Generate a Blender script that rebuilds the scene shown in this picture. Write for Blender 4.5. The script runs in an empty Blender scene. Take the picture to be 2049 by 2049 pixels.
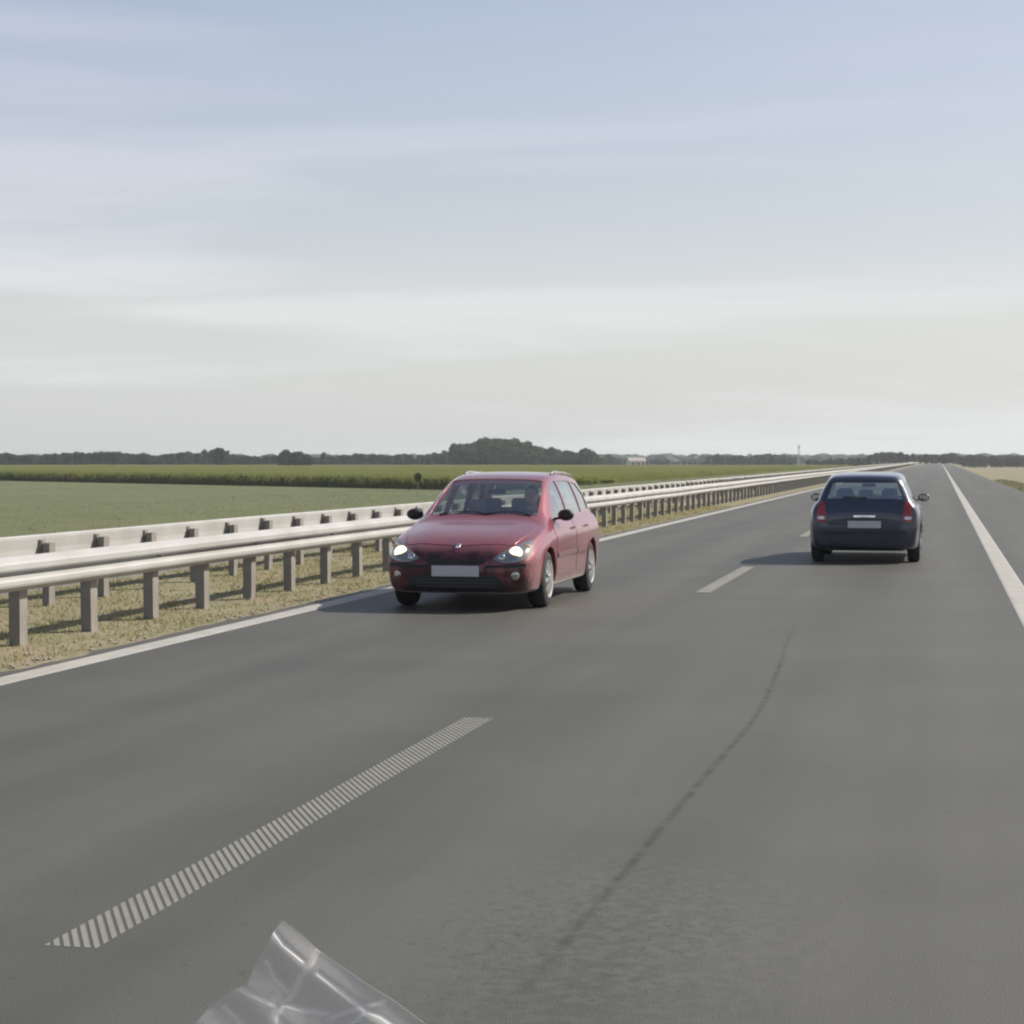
import bpy, bmesh, math, random
import numpy as np
from mathutils import Vector, Matrix
from mathutils.bvhtree import BVHTree
R = math.radians
random.seed(7); rng = np.random.default_rng(11)
SC = bpy.context.scene
COL = SC.collection

# ------------------------------------------------------------------ camera
CAM_H = 1.65
YAW = math.atan(856/3900.0)          # the road runs along +Y, the camera looks a little left of it
PITCH = math.atan(104.5/3900.0)
cd = bpy.data.cameras.new('camera'); cam = bpy.data.objects.new('camera', cd); COL.objects.link(cam)
cd.sensor_width = 36; cd.lens = 3900/2049*36; cd.clip_start = .05; cd.clip_end = 9000
cam.location = (0, 0, CAM_H); cam.rotation_euler = (R(90)-PITCH, 0, YAW)
SC.camera = cam

# ------------------------------------------------------------------ sun and sky
SUN_DIR = Vector((1.0, .75, 1.0)).normalized()        # towards the sun
SUN_EL = math.asin(SUN_DIR.z); SUN_AZ = math.atan2(SUN_DIR.x, SUN_DIR.y)
sd = bpy.data.lights.new('sun', 'SUN'); sd.energy = 4.6; sd.angle = R(.6); sd.color = (1, .93, .82)
sun = bpy.data.objects.new('sun', sd); COL.objects.link(sun); sun.location = (30, 20, 40)
sun.rotation_euler = SUN_DIR.to_track_quat('Z', 'Y').to_euler()

W = bpy.data.worlds.new('World'); SC.world = W; W.use_nodes = True
nt = W.node_tree; N = nt.nodes; L = nt.links; N.clear()
out = N.new('ShaderNodeOutputWorld'); bg = N.new('ShaderNodeBackground'); L.new(bg.outputs[0], out.inputs[0])
sky = N.new('ShaderNodeTexSky'); sky.sky_type = 'NISHITA'; sky.sun_disc = False
sky.sun_elevation = SUN_EL; sky.sun_rotation = SUN_AZ; sky.dust_density = 3.0; sky.air_density = 1.0; sky.ozone_density = 1.2
bg.inputs[1].default_value = .095
tc = N.new('ShaderNodeTexCoord'); sep = N.new('ShaderNodeSeparateXYZ'); L.new(tc.outputs['Generated'], sep.inputs[0])
# thin high cirrus: long streaks that lie nearly level
mp = N.new('ShaderNodeMapping'); mp.inputs['Scale'].default_value = (2.2, 2.2, 26); mp.inputs['Rotation'].default_value = (R(2), R(-3), R(20))
L.new(tc.outputs['Generated'], mp.inputs[0])
nz = N.new('ShaderNodeTexNoise'); nz.inputs['Scale'].default_value = 1.15; nz.inputs['Detail'].default_value = 5; nz.inputs['Roughness'].default_value = .5
nz.inputs['Distortion'].default_value = .35
L.new(mp.outputs[0], nz.inputs['Vector'])
cr = N.new('ShaderNodeMapRange'); cr.inputs[1].default_value = .45; cr.inputs[2].default_value = .72; cr.inputs[3].default_value = 0; cr.inputs[4].default_value = .5
cr.interpolation_type = 'SMOOTHSTEP'; L.new(nz.outputs[0], cr.inputs[0])
ramp = N.new('ShaderNodeValToRGB'); L.new(sep.outputs[2], ramp.inputs[0])
e = ramp.color_ramp.elements; e[0].position = 0; e[0].color = (.80, .80, .80, 1); e[1].position = .6; e[1].color = (.35, .35, .35, 1)
q = e.new(.09); q.color = (.76, .76, .76, 1); q = e.new(.14); q.color = (.60, .60, .60, 1); q = e.new(.24); q.color = (.52, .52, .52, 1)
mx = N.new('ShaderNodeMath'); mx.operation = 'MAXIMUM'
ad = N.new('ShaderNodeMath'); ad.operation = 'MULTIPLY_ADD'; ad.inputs[1].default_value = .62; ad.use_clamp = True
L.new(cr.outputs[0], ad.inputs[0]); L.new(ramp.outputs[0], ad.inputs[2])
cramp = N.new('ShaderNodeValToRGB'); L.new(sep.outputs[2], cramp.inputs[0])
e = cramp.color_ramp.elements; e[0].position = 0; e[0].color = (.68, .695, .69, 1); e[1].position = .22; e[1].color = (.50, .54, .66, 1)
q = e.new(.075); q.color = (.67, .685, .68, 1)
q = e.new(.115); q.color = (.60, .635, .685, 1)
q = e.new(.42); q.color = (.16, .20, .30, 1)
cs = N.new('ShaderNodeVectorMath'); cs.operation = 'SCALE'; cs.inputs['Scale'].default_value = 9.5
L.new(cramp.outputs[0], cs.inputs[0])
mix = N.new('ShaderNodeMix'); mix.data_type = 'RGBA'
L.new(ad.outputs[0], mix.inputs['Factor']); L.new(sky.outputs[0], mix.inputs['A']); L.new(cs.outputs[0], mix.inputs['B'])
L.new(mix.outputs['Result'], bg.inputs[0])

SC.view_settings.view_transform = 'Standard'; SC.view_settings.look = 'None'
SC.view_settings.gamma = 1; SC.view_settings.exposure = 0.35
SC.render.engine = 'CYCLES'
SC.cycles.volume_bounces = 0; SC.cycles.max_bounces = 8; SC.cycles.transparent_max_bounces = 16
SC.cycles.filter_width = 2.2

# ------------------------------------------------------------------ helpers
def mat(name, col, rough=.6, metal=0, coat=0, trans=0, emis=None, estr=0, spec=.5, noise=None, bump=None, ior=1.45, alpha=1):
    m = bpy.data.materials.new(name); m.use_nodes = True
    n = m.node_tree.nodes; l = m.node_tree.links; b = n['Principled BSDF']
    b.inputs['Base Color'].default_value = (*col, 1); b.inputs['Roughness'].default_value = rough
    b.inputs['Metallic'].default_value = metal; b.inputs['Coat Weight'].default_value = coat
    b.inputs['Coat Roughness'].default_value = .06
    b.inputs['Transmission Weight'].default_value = trans; b.inputs['IOR'].default_value = ior
    b.inputs['Specular IOR Level'].default_value = spec; b.inputs['Alpha'].default_value = alpha
    if emis: b.inputs['Emission Color'].default_value = (*emis, 1); b.inputs['Emission Strength'].default_value = estr
    if noise:      # (scale, amount, second colour)
        t = n.new('ShaderNodeTexCoord'); z = n.new('ShaderNodeTexNoise'); z.inputs['Scale'].default_value = noise[0]; z.inputs['Detail'].default_value = 6
        l.new(t.outputs['Object'], z.inputs['Vector'])
        r = n.new('ShaderNodeMapRange'); r.inputs[1].default_value = .35; r.inputs[2].default_value = .65; r.inputs[4].default_value = noise[1]
        l.new(z.outputs[0], r.inputs[0])
        k = n.new('ShaderNodeMix'); k.data_type = 'RGBA'; k.inputs['A'].default_value = (*col, 1); k.inputs['B'].default_value = (*noise[2], 1)
        l.new(r.outputs[0], k.inputs['Factor']); l.new(k.outputs['Result'], b.inputs['Base Color'])
    if bump:
        t = n.new('ShaderNodeTexCoord'); z = n.new('ShaderNodeTexNoise'); z.inputs['Scale'].default_value = bump[0]; z.inputs['Detail'].default_value = 4
        l.new(t.outputs['Object'], z.inputs['Vector'])
        bb = n.new('ShaderNodeBump'); bb.inputs['Strength'].default_value = bump[1]; bb.inputs['Distance'].default_value = bump[2]
        l.new(z.outputs[0], bb.inputs['Height']); l.new(bb.outputs[0], b.inputs['Normal'])
    return m

def grass_mat(name, c1, c2, sc):
    m = bpy.data.materials.new(name); m.use_nodes = True; n = m.node_tree.nodes; l = m.node_tree.links; n.clear()
    o = n.new('ShaderNodeOutputMaterial'); t = n.new('ShaderNodeTexCoord'); z = n.new('ShaderNodeTexNoise'); z.inputs['Scale'].default_value = sc; z.inputs['Detail'].default_value = 6; l.new(t.outputs['Object'], z.inputs['Vector'])
    r = n.new('ShaderNodeMapRange'); r.inputs[1].default_value = .35; r.inputs[2].default_value = .65; l.new(z.outputs[0], r.inputs[0])
    k = n.new('ShaderNodeMix'); k.data_type = 'RGBA'; k.inputs['A'].default_value = (*c1, 1); k.inputs['B'].default_value = (*c2, 1); l.new(r.outputs[0], k.inputs['Factor'])
    a = n.new('ShaderNodeBsdfDiffuse'); b = n.new('ShaderNodeBsdfTranslucent'); x = n.new('ShaderNodeMixShader'); x.inputs[0].default_value = .5
    l.new(k.outputs['Result'], a.inputs[0]); l.new(k.outputs['Result'], b.inputs[0]); l.new(a.outputs[0], x.inputs[1]); l.new(b.outputs[0], x.inputs[2]); l.new(x.outputs[0], o.inputs[0]); return m
def link(name, me, m=None, parent=None, smooth=False):
    if m is not None and not me.materials:
        me.materials.append(m)
    if smooth:
        me.polygons.foreach_set('use_smooth', [True]*len(me.polygons))
    o = bpy.data.objects.new(name, me); COL.objects.link(o)
    if parent is not None: o.parent = parent
    return o

def bmobj(name, bm, m, parent=None, smooth=False):
    me = bpy.data.meshes.new(name); bmesh.ops.recalc_face_normals(bm, faces=bm.faces); bm.to_mesh(me); bm.free()
    return link(name, me, m, parent, smooth)

def pydata(name, v, f, m, parent=None, smooth=False):
    me = bpy.data.meshes.new(name); me.from_pydata([tuple(map(float, a)) for a in v], [], f); me.update()
    return link(name, me, m, parent, smooth)

def tag(o, label=None, cat=None, group=None, kind=None):
    if label: o['label'] = label
    if cat: o['category'] = cat
    if group: o['group'] = group
    if kind: o['kind'] = kind
    return o

def empty(name, loc=(0, 0, 0), rz=0):
    o = bpy.data.objects.new(name, None); COL.objects.link(o); o.location = loc; o.rotation_euler = (0, 0, rz); o.empty_display_size = .2
    return o

def copy_tree(o, parent=None):
    c = o.copy(); COL.objects.link(c)
    if parent is not None: c.parent = parent
    for ch in list(o.children): copy_tree(ch, c)
    return c

def box(bm, cx, cy, cz, sx, sy, sz, rot=None):
    mtx = Matrix.Translation((cx, cy, cz))
    if rot is not None: mtx = mtx @ rot
    mtx = mtx @ Matrix.Diagonal((sx, sy, sz, 1))
    return bmesh.ops.create_cube(bm, size=1, matrix=mtx)['verts']

def cyl(bm, c, r1, r2, depth, axis='Z', seg=24):
    rot = {'Z': Matrix.Identity(4), 'X': Matrix.Rotation(R(90), 4, 'Y'), 'Y': Matrix.Rotation(R(-90), 4, 'X')}[axis]
    return bmesh.ops.create_cone(bm, cap_ends=True, segments=seg, radius1=r1, radius2=r2, depth=depth, matrix=Matrix.Translation(c) @ rot)['verts']

def cam2world(X, D):       # ground position from metres right of / ahead of the camera
    return (X*math.cos(YAW)-D*math.sin(YAW), D*math.cos(YAW)+X*math.sin(YAW))

# ------------------------------------------------------------------ setting: ground
LOW = -1.5
def ground_z(x):
    a = abs(x)
    if x < 0:
        t = (-x-22.6)/7.0
    else:
        t = (x-4.6)/6.0
    t = min(1, max(0, t)); t = t*t*(3-2*t)
    return -.02+(LOW+.02)*t

def ground_material():
    m = bpy.data.materials.new('meadow_ground'); m.use_nodes = True
    n = m.node_tree.nodes; l = m.node_tree.links; b = n['Principled BSDF']; b.inputs['Roughness'].default_value = 1; b.inputs['Specular IOR Level'].default_value = .1
    t = n.new('ShaderNodeTexCoord')
    def nz(sc, det=6, vec=None):
        z = n.new('ShaderNodeTexNoise'); z.inputs['Scale'].default_value = sc; z.inputs['Detail'].default_value = det
        l.new(vec if vec else t.outputs['Object'], z.inputs['Vector']); return z
    def mixc(f, a, bcol):
        k = n.new('ShaderNodeMix'); k.data_type = 'RGBA'
        l.new(f, k.inputs['Factor'])
        for s, v in (('A', a), ('B', bcol)):
            if isinstance(v, tuple): k.inputs[s].default_value = (*v, 1)
            else: l.new(v, k.inputs[s])
        return k.outputs['Result']
    def rng_(o, a, b_, c=0, d=1):
        r = n.new('ShaderNodeMapRange'); r.inputs[1].default_value = a; r.inputs[2].default_value = b_; r.inputs[3].default_value = c; r.inputs[4].default_value = d
        l.new(o, r.inputs[0]); return r.outputs[0]
    z1 = nz(.05, 8); z2 = nz(1.1, 8); z3 = nz(9, 6)
    base = mixc(rng_(z1.outputs[0], .35, .65), (.085, .128, .052), (.125, .145, .070))
    base = mixc(rng_(z2.outputs[0], .35, .7), base, (.17, .165, .10))
    # the median strip is drier: dusty soil and cut grass
    sp = n.new('ShaderNodeSeparateXYZ'); l.new(t.outputs['Object'], sp.inputs[0])
    a_ = rng_(sp.outputs[0], -12.6, -11.6); 
    dry = mixc(rng_(z3.outputs[0], .38, .62), (.26, .235, .165), (.185, .18, .10))
    dry = mixc(rng_(z2.outputs[0], .45, .75), dry, (.30, .245, .18))
    base = mixc(a_, base, dry)
    l.new(base, b.inputs['Base Color'])
    bp = n.new('ShaderNodeBump'); bp.inputs['Strength'].default_value = .6; bp.inputs['Distance'].default_value = .05
    l.new(z3.outputs[0], bp.inputs['Height']); l.new(bp.outputs[0], b.inputs['Normal'])
    return m
M_ground = ground_material()
xs = [-2600, -1800, -1200, -800, -500, -300, -180, -110, -70, -45, -35]+list(np.arange(-30, -22, .8))+[-21.8, -16, -11, -9, -7, -4, 0, 4.4]+list(np.arange(4.6, 11, .8))+[12, 20, 40, 80, 160, 320, 640, 1000, 1600, 2600]
ys = [-60, -20, 0, 10, 20, 40, 60, 90, 130, 180, 250, 350, 500, 700, 1000, 1500, 2100, 2800]
V = [(x, y, ground_z(x)) for y in ys for x in xs]; nx = len(xs)
F = [(j*nx+i, j*nx+i+1, (j+1)*nx+i+1, (j+1)*nx+i) for j in range(len(ys)-1) for i in range(nx-1)]
tag(pydata('ground', V, F, M_ground), kind='structure')

# ------------------------------------------------------------------ setting: road
def asphalt(name, c1, c2):
    m = bpy.data.materials.new(name); m.use_nodes = True
    n = m.node_tree.nodes; l = m.node_tree.links; b = n['Principled BSDF']; b.inputs['Roughness'].default_value = .58; b.inputs['Specular IOR Level'].default_value = .5
    t = n.new('ShaderNodeTexCoord')
    mpn = n.new('ShaderNodeMapping'); mpn.inputs['Scale'].default_value = (1.3, .045, 1); l.new(t.outputs['Object'], mpn.inputs[0])
    z1 = n.new('ShaderNodeTexNoise'); z1.inputs['Scale'].default_value = 1; z1.inputs['Detail'].default_value = 5; l.new(mpn.outputs[0], z1.inputs['Vector'])   # wear along the lanes
    z2 = n.new('ShaderNodeTexNoise'); z2.inputs['Scale'].default_value = .55; z2.inputs['Detail'].default_value = 7; l.new(t.outputs['Object'], z2.inputs['Vector'])
    z3 = n.new('ShaderNodeTexNoise'); z3.inputs['Scale'].default_value = 130; z3.inputs['Detail'].default_value = 3; l.new(t.outputs['Object'], z3.inputs['Vector'])  # aggregate
    z4 = n.new('ShaderNodeTexNoise'); z4.inputs['Scale'].default_value = 14; z4.inputs['Detail'].default_value = 6; l.new(t.outputs['Object'], z4.inputs['Vector'])
    def mr(o, a, b_, d):
        r = n.new('ShaderNodeMapRange'); r.inputs[1].default_value = a; r.inputs[2].default_value = b_; r.inputs[4].default_value = d; l.new(o, r.inputs[0]); return r.outputs[0]
    s = n.new('ShaderNodeMath'); s.operation = 'ADD'; l.new(mr(z1.outputs[0], .33, .67, .50), s.inputs[0]); l.new(mr(z2.outputs[0], .35, .65, .30), s.inputs[1])
    s2 = n.new('ShaderNodeMath'); s2.operation = 'ADD'; l.new(s.outputs[0], s2.inputs[0]); l.new(mr(z3.outputs[0], .4, .6, .30), s2.inputs[1])
    k = n.new('ShaderNodeMix'); k.data_type = 'RGBA'; k.inputs['A'].default_value = (*c1, 1); k.inputs['B'].default_value = (*c2, 1); l.new(s2.outputs[0], k.inputs['Factor'])
    # rougher, stained patch with dark specks in the near part of our lane
    vd = n.new('ShaderNodeVectorMath'); vd.operation = 'DISTANCE'; vd.inputs[1].default_value = (-1.15, 6.9, 0)
    ms = n.new('ShaderNodeMapping'); ms.inputs['Scale'].default_value = (1, .55, 1); l.new(t.outputs['Object'], ms.inputs[0]); vd.inputs[1].default_value = (-1.15, 6.7*.55, 0); l.new(ms.outputs[0], vd.inputs[0])
    z5 = n.new('ShaderNodeTexNoise'); z5.inputs['Scale'].default_value = 22; z5.inputs['Detail'].default_value = 5; z5.inputs['Roughness'].default_value = .7; l.new(t.outputs['Object'], z5.inputs['Vector'])
    near = n.new('ShaderNodeMapRange'); near.inputs[1].default_value = .25; near.inputs[2].default_value = 1.0; near.inputs[3].default_value = 1; near.inputs[4].default_value = 0; l.new(vd.outputs['Value'], near.inputs[0])
    spk = n.new('ShaderNodeMath'); spk.operation = 'MULTIPLY'; l.new(near.outputs[0], spk.inputs[0]); l.new(mr(z5.outputs[0], .52, .66, .75), spk.inputs[1])
    lit = n.new('ShaderNodeMath'); lit.operation = 'MULTIPLY'; l.new(near.outputs[0], lit.inputs[0]); l.new(mr(z4.outputs[0], .45, .62, .7), lit.inputs[1])
    # two polished wheel tracks per lane
    sx = n.new('ShaderNodeSeparateXYZ'); l.new(t.outputs['Object'], sx.inputs[0])
    wv = n.new('ShaderNodeMath'); wv.operation = 'MULTIPLY'; wv.inputs[1].default_value = 2*math.pi/1.9; l.new(sx.outputs[0], wv.inputs[0])
    wc = n.new('ShaderNodeMath'); wc.operation = 'COSINE'; l.new(wv.outputs[0], wc.inputs[0])
    wt = n.new('ShaderNodeMath'); wt.operation = 'MULTIPLY_ADD'; wt.inputs[1].default_value = .16; l.new(wc.outputs[0], wt.inputs[0]); l.new(s2.outputs[0], wt.inputs[2])
    wl = n.new('ShaderNodeMath'); wl.operation = 'ADD'; wl.use_clamp = True; l.new(wt.outputs[0], wl.inputs[0]); l.new(lit.outputs[0], wl.inputs[1])
    l.new(wl.outputs[0], k.inputs['Factor'])
    kd = n.new('ShaderNodeMix'); kd.data_type = 'RGBA'; kd.inputs['B'].default_value = (c1[0]*.6, c1[1]*.6, c1[2]*.6, 1); l.new(spk.outputs[0], kd.inputs['Factor']); l.new(k.outputs['Result'], kd.inputs['A'])
    # scattered dark oil spots
    k2 = n.new('ShaderNodeMix'); k2.data_type = 'RGBA'; k2.inputs['B'].default_value = (c1[0]*.72, c1[1]*.72, c1[2]*.7, 1)
    l.new(mr(z4.outputs[0], .66, .74, .7), k2.inputs['Factor']); l.new(kd.outputs['Result'], k2.inputs['A'])
    l.new(k2.outputs['Result'], b.inputs['Base Color'])
    bp = n.new('ShaderNodeBump'); bp.inputs['Strength'].default_value = .6; bp.inputs['Distance'].default_value = .005; l.new(z3.outputs[0], bp.inputs['Height']); l.new(bp.outputs[0], b.inputs['Normal'])
    return m
M_road = asphalt('asphalt', (.052, .0515, .043), (.094, .093, .077))
def slab(name, x0, x1, m, ztop=0.0, y0=-40, y1=2300, thick=.03, wob=0):
    st = list(np.geomspace(1, y1-y0, 60)+y0-1) if not wob else list(np.arange(y0, 120, .35))+list(np.geomspace(120, y1, 40))
    V = []; F = []
    for i, y in enumerate(st):
        a = x0+(rng.normal()*wob if wob else 0); b_ = x1
        V += [(a, y, ztop), (b_, y, ztop), (a-.03, y, ztop-thick), (b_+.03, y, ztop-thick)]
    for i in range(len(st)-1):
        k = i*4
        F += [(k, k+1, k+5, k+4), (k+2, k, k+4, k+6), (k+1, k+3, k+7, k+5)]
    return tag(pydata(name, V, F, m), kind='structure')
slab('road', -7.12, 4.1, M_road, 0.0, wob=.035)
slab('opposite_road', -18.2, -11.3, M_road, 0.0)
M_paint = mat('road_paint', (.40, .39, .36), .75, noise=(3, .6, (.30, .29, .26)))
M_paint2 = mat('road_paint_ribbed', (.22, .22, .19), .8, noise=(5, .6, (.175, .175, .15)))
slab('edge_line', -6.93, -6.73, M_paint, .004, thick=.004)
slab('edge_line', .85, 1.05, M_paint, .004, thick=.004)
slab('edge_line', -11.8, -11.6, M_paint, .004, thick=.004)
slab('edge_line', -17.8, -17.6, M_paint, .004, thick=.004)
# ribbed lane dashes, 6 m long and 12 m apart
def dash(s0, s1, name='lane_dash'):
    pl, pr = -2.965, -2.775; lean = .36; pitch = .07; w = .043 if s0 < 12 else .066
    V = []; F = []
    def clip(poly, y, keep_less):
        o = []
        for i in range(len(poly)):
            a, b_ = poly[i], poly[(i+1) % len(poly)]
            ia = (a[1] <= y) if keep_less else (a[1] >= y); ib = (b_[1] <= y) if keep_less else (b_[1] >= y)
            if ia: o.append(a)
            if ia != ib:
                t = (y-a[1])/(b_[1]-a[1]); o.append((a[0]+t*(b_[0]-a[0]), y))
        return o
    y = s0-lean
    while y < s1:
        p = [(pr, y), (pr, y+w), (pl, y+w+lean), (pl, y+lean)]
        p = clip(p, s1, True); p = clip(p, s0, False) if p else p
        if len(p) >= 3:
            k = len(V); n = len(p)
            zt = .0014 if s0 < 12 else .004
            V += [(a, b_, zt) for a, b_ in p]+[(a, b_, zt-.001) for a, b_ in p]
            F.append(tuple(range(k, k+n)))
            F += [(k+i, k+(i+1) % n, k+n+(i+1) % n, k+n+i) for i in range(n)]
        y += pitch
    return tag(pydata(name, V, F, M_paint2), kind='structure')
def D2s(D, p): return (D+p*math.sin(YAW))/math.cos(YAW)
s_end = D2s(3900*CAM_H/518.0, -2.87)
for i in range(0, 22):
    dash(s_end-6+18*i-0.0, s_end+18*i)

# a long dark tyre scuff running along our lane
pts = [(-1.42, 20.5), (-1.36, 18), (-1.22, 15.2), (-1.13, 12.4), (-1.17, 10.9), (-1.20, 9.3), (-1.215, 8.0), (-1.23, 7.1), (-1.26, 5.6)]
M_scuff = bpy.data.materials.new('tyre_rubber_mark'); M_scuff.use_nodes = True
n = M_scuff.node_tree.nodes; l = M_scuff.node_tree.links; n.clear()
o_ = n.new('ShaderNodeOutputMaterial'); tr = n.new('ShaderNodeBsdfTransparent'); pb = n.new('ShaderNodeBsdfPrincipled'); pb.inputs['Base Color'].default_value = (.030, .030, .027, 1); pb.inputs['Roughness'].default_value = .7
at = n.new('ShaderNodeAttribute'); at.attribute_name = 'wear'; t_ = n.new('ShaderNodeTexCoord'); z_ = n.new('ShaderNodeTexNoise'); z_.inputs['Scale'].default_value = 7; z_.inputs['Detail'].default_value = 6; z_.inputs['Roughness'].default_value = .7; l.new(t_.outputs['Object'], z_.inputs['Vector'])
mr_ = n.new('ShaderNodeMapRange'); mr_.inputs[1].default_value = .38; mr_.inputs[2].default_value = .68; l.new(z_.outputs[0], mr_.inputs[0])
mu = n.new('ShaderNodeMath'); mu.operation = 'MULTIPLY'; l.new(at.outputs['Fac'], mu.inputs[0]); l.new(mr_.outputs[0], mu.inputs[1])
mx_ = n.new('ShaderNodeMixShader'); l.new(mu.outputs[0], mx_.inputs[0]); l.new(tr.outputs[0], mx_.inputs[1]); l.new(pb.outputs[0], mx_.inputs[2]); l.new(mx_.outputs[0], o_.inputs[0])
V = []; F = []; A = []; ys_ = np.arange(5.4, 20.5, .08); xx = np.interp(ys_, [p[1] for p in pts][::-1], [p[0] for p in pts][::-1])
xx = np.convolve(np.pad(xx, 12, 'edge'), np.ones(25)/25, 'valid')
for y, x in zip(ys_, xx):
    for k_, a_ in ((-1, 0), (-.5, .35), (0, .62), (.5, .35), (1, 0)):
        V.append((x+k_*.032, y, .004)); A.append(a_*.75*min(1, (20.5-y)/5, (y-5.4)/1.5))
F = [(5*i+k_, 5*i+k_+1, 5*i+k_+6, 5*i+k_+5) for i in range(len(ys_)-1) for k_ in range(4)]
tm = pydata('tyre_mark', V, F, M_scuff); ca = tm.data.attributes.new('wear', 'FLOAT', 'POINT'); ca.data.foreach_set('value', A); tag(tm, kind='structure')
# ------------------------------------------------------------------ guardrails
M_galv = mat('galvanised_steel', (.42, .42, .41), .6, metal=.1, noise=(1.3, .8, (.33, .325, .31)))
M_post = mat('weathered_steel_post', (.26, .245, .22), .65, metal=.1, noise=(4, .7, (.18, .165, .15)))
def wbeam_profile(side):
    # W section, 0.31 m high, in (outward, z)
    pr = [(.0, .0), (.012, .006), (.075, .045), (.083, .065), (.083, .095), (.073, .118), (.012, .146), (.006, .154), (.006, .168), (.074, .184), (.083, .200), (.083, .245), (.075, .265), (.012, .304), (.0, .31)]
    return [(side*a, b_) for a, b_ in pr]
def guardrail(x_post, side, label, y0, y1, spacing, phase, top, pw=.10, drop=.05):
    root = empty('guardrail', (x_post, y0, 0)); tag(root, label, 'guardrail')
    prof = wbeam_profile(side) if side > 0 else [(-a, b_) for a, b_ in ((.0, .0), (-.012, .012), (-.014, .04), (-.006, .15), (-.006, .16), (-.014, .27), (-.012, .298), (0, .31), (.07, .31), (.083, .29), (.083, .21), (.02, .155), (.083, .10), (.083, .02), (.07, .0))]; off = side*.10
    ys_ = list(np.arange(y0, 150, 4.0))+list(np.geomspace(150, y1, 40))
    V = []; F = []; npf = len(prof)
    for y in ys_:
        jig = rng.normal()*.004; jz = rng.normal()*.004
        for a, z in prof: V.append((off+a+jig, y-y0, top-.31+z+jz))
        if side > 0:
            for a, z in reversed(prof): V.append((off+a+jig-side*.004, y-y0, top-.31+z+jz))
    n2 = npf*2 if side > 0 else npf
    for i in range(len(ys_)-1):
        for j in range(n2):
            F.append((i*n2+j, i*n2+(j+1) % n2, (i+1)*n2+(j+1) % n2, (i+1)*n2+j))
    beam = pydata('beam', V, F, M_galv, root)
    # one post, C section, web towards oncoming view
    def post_bm(bm, y):
        h = top-drop; t = .006
        box(bm, 0, y, h/2-.1, pw, t, h+.2)                     # web
        for sx in (-1, 1): box(bm, sx*pw/2, y+.07, h/2-.1, t, .14+t*2, h+.2)
        for sx in (-1, 1): box(bm, sx*(pw/2-.012), y+.146, h/2-.1, .03, t, h+.2)
    bm = bmesh.new(); post_bm(bm, 0)
    p0 = bmobj('post', bm, M_post, root)
    bm = bmesh.new(); box(bm, side*.085, .05, top-.155, .06, .09, .20)
    box(bm, side*.085, .05, top-.155, .03, .12, .22)
    s0 = bmobj('spacer', bm, M_post, p0)
    yy = np.arange(phase, y1, spacing); yy = [y for y in yy if y > y0+.3]
    vis = [y for y in yy if y > 12][:100]; rest = [y for y in yy if y > vis[-1]+.01]
    for i, y in enumerate(vis):
        if i == 0: o = p0
        else:
            o = p0.copy(); COL.objects.link(o); o.parent = root
            c = s0.copy(); COL.objects.link(c); c.parent = o
        o.location = (rng.normal()*.006, y-y0, rng.normal()*.008)
        o.rotation_euler = (0, rng.normal()*.008, 0)
    bm = bmesh.new()
    for y in rest[:330]:
        post_bm(bm, y-y0); box(bm, side*.085, y-y0+.05, top-.155, .06, .09, .20)
    r_ = bmobj('post', bm, M_post, root); r_['kind'] = 'stuff'
    return root
def s_of(x, p):  # along-road position of photo column x for a line p metres off axis
    D = 3900*CAM_H*math.cos(YAW)*(-p)/(CAM_H*math.cos(YAW)*(1880-x)) if p < 0 else 0
    return D2s(D, p)
sp_f = 1.49
ph_f = s_of(525, -8.08) % sp_f; ph_r = s_of(495, -9.95) % sp_f
guardrail(-8.08, 1, 'near galvanised steel guardrail with two-ridge beam, standing just beyond the white edge line', 8, 900, sp_f, ph_f, .80)
guardrail(-9.95, -1, 'rear galvanised guardrail behind the near one, its posts showing against its beam', 8, 900, sp_f, ph_r, .795, .075, .085)

# ------------------------------------------------------------------ dry grass on the median
def grass(name, x0, x1, y0, y1, n, hmin, hmax, m, label, dens_pow=1.6, wid=.006):
    u = rng.random(n); y = y0+(y1-y0)*u**dens_pow; x = x0+(x1-x0)*rng.random(n)
    # clumpy: keep where a cheap wave pattern is high
    k = (np.sin(x*3.1+y*1.7)+np.sin(x*7.3-y*2.9)+np.sin(y*.9+x*1.1)+rng.normal(size=n)*1.3) > -.9
    x = x[k]; y = y[k]; n = len(x)
    h = hmin+(hmax-hmin)*rng.random(n)**2; a = rng.random(n)*6.283; ln = rng.random(n)*.7*h; la = rng.random(n)*6.283
    w = wid*(1+y/25)
    z = np.array([ground_z(v) for v in x])-.005
    dx = np.cos(a)*w; dy = np.sin(a)*w; tx = np.cos(la)*ln; ty = np.sin(la)*ln
    V = np.stack([np.stack([x-dx, y-dy, z], 1), np.stack([x+dx, y+dy, z], 1), np.stack([x+tx, y+ty, z+h], 1)], 1).reshape(-1, 3)
    me = bpy.data.meshes.new(name); me.vertices.add(len(V)); me.vertices.foreach_set('co', V.ravel())
    me.loops.add(3*n); me.loops.foreach_set('vertex_index', np.arange(3*n)); me.polygons.add(n)
    me.polygons.foreach_set('loop_start', np.arange(n)*3); me.polygons.foreach_set('loop_total', np.full(n, 3)); me.update(); me.validate()
    o = link(name, me, m); return tag(o, label, 'grass', kind='stuff')
M_dry = grass_mat('dry_grass', (.42, .37, .23), (.29, .28, .13), 1.2)
M_green = grass_mat('verge_grass', (.19, .21, .12), (.24, .235, .14), .5)
grass('grass', -11.2, -7.28, 9, 70, 90000, .015, .06, M_dry, 'short dry yellowish grass growing under and between the two guardrails', 1.4)
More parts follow.
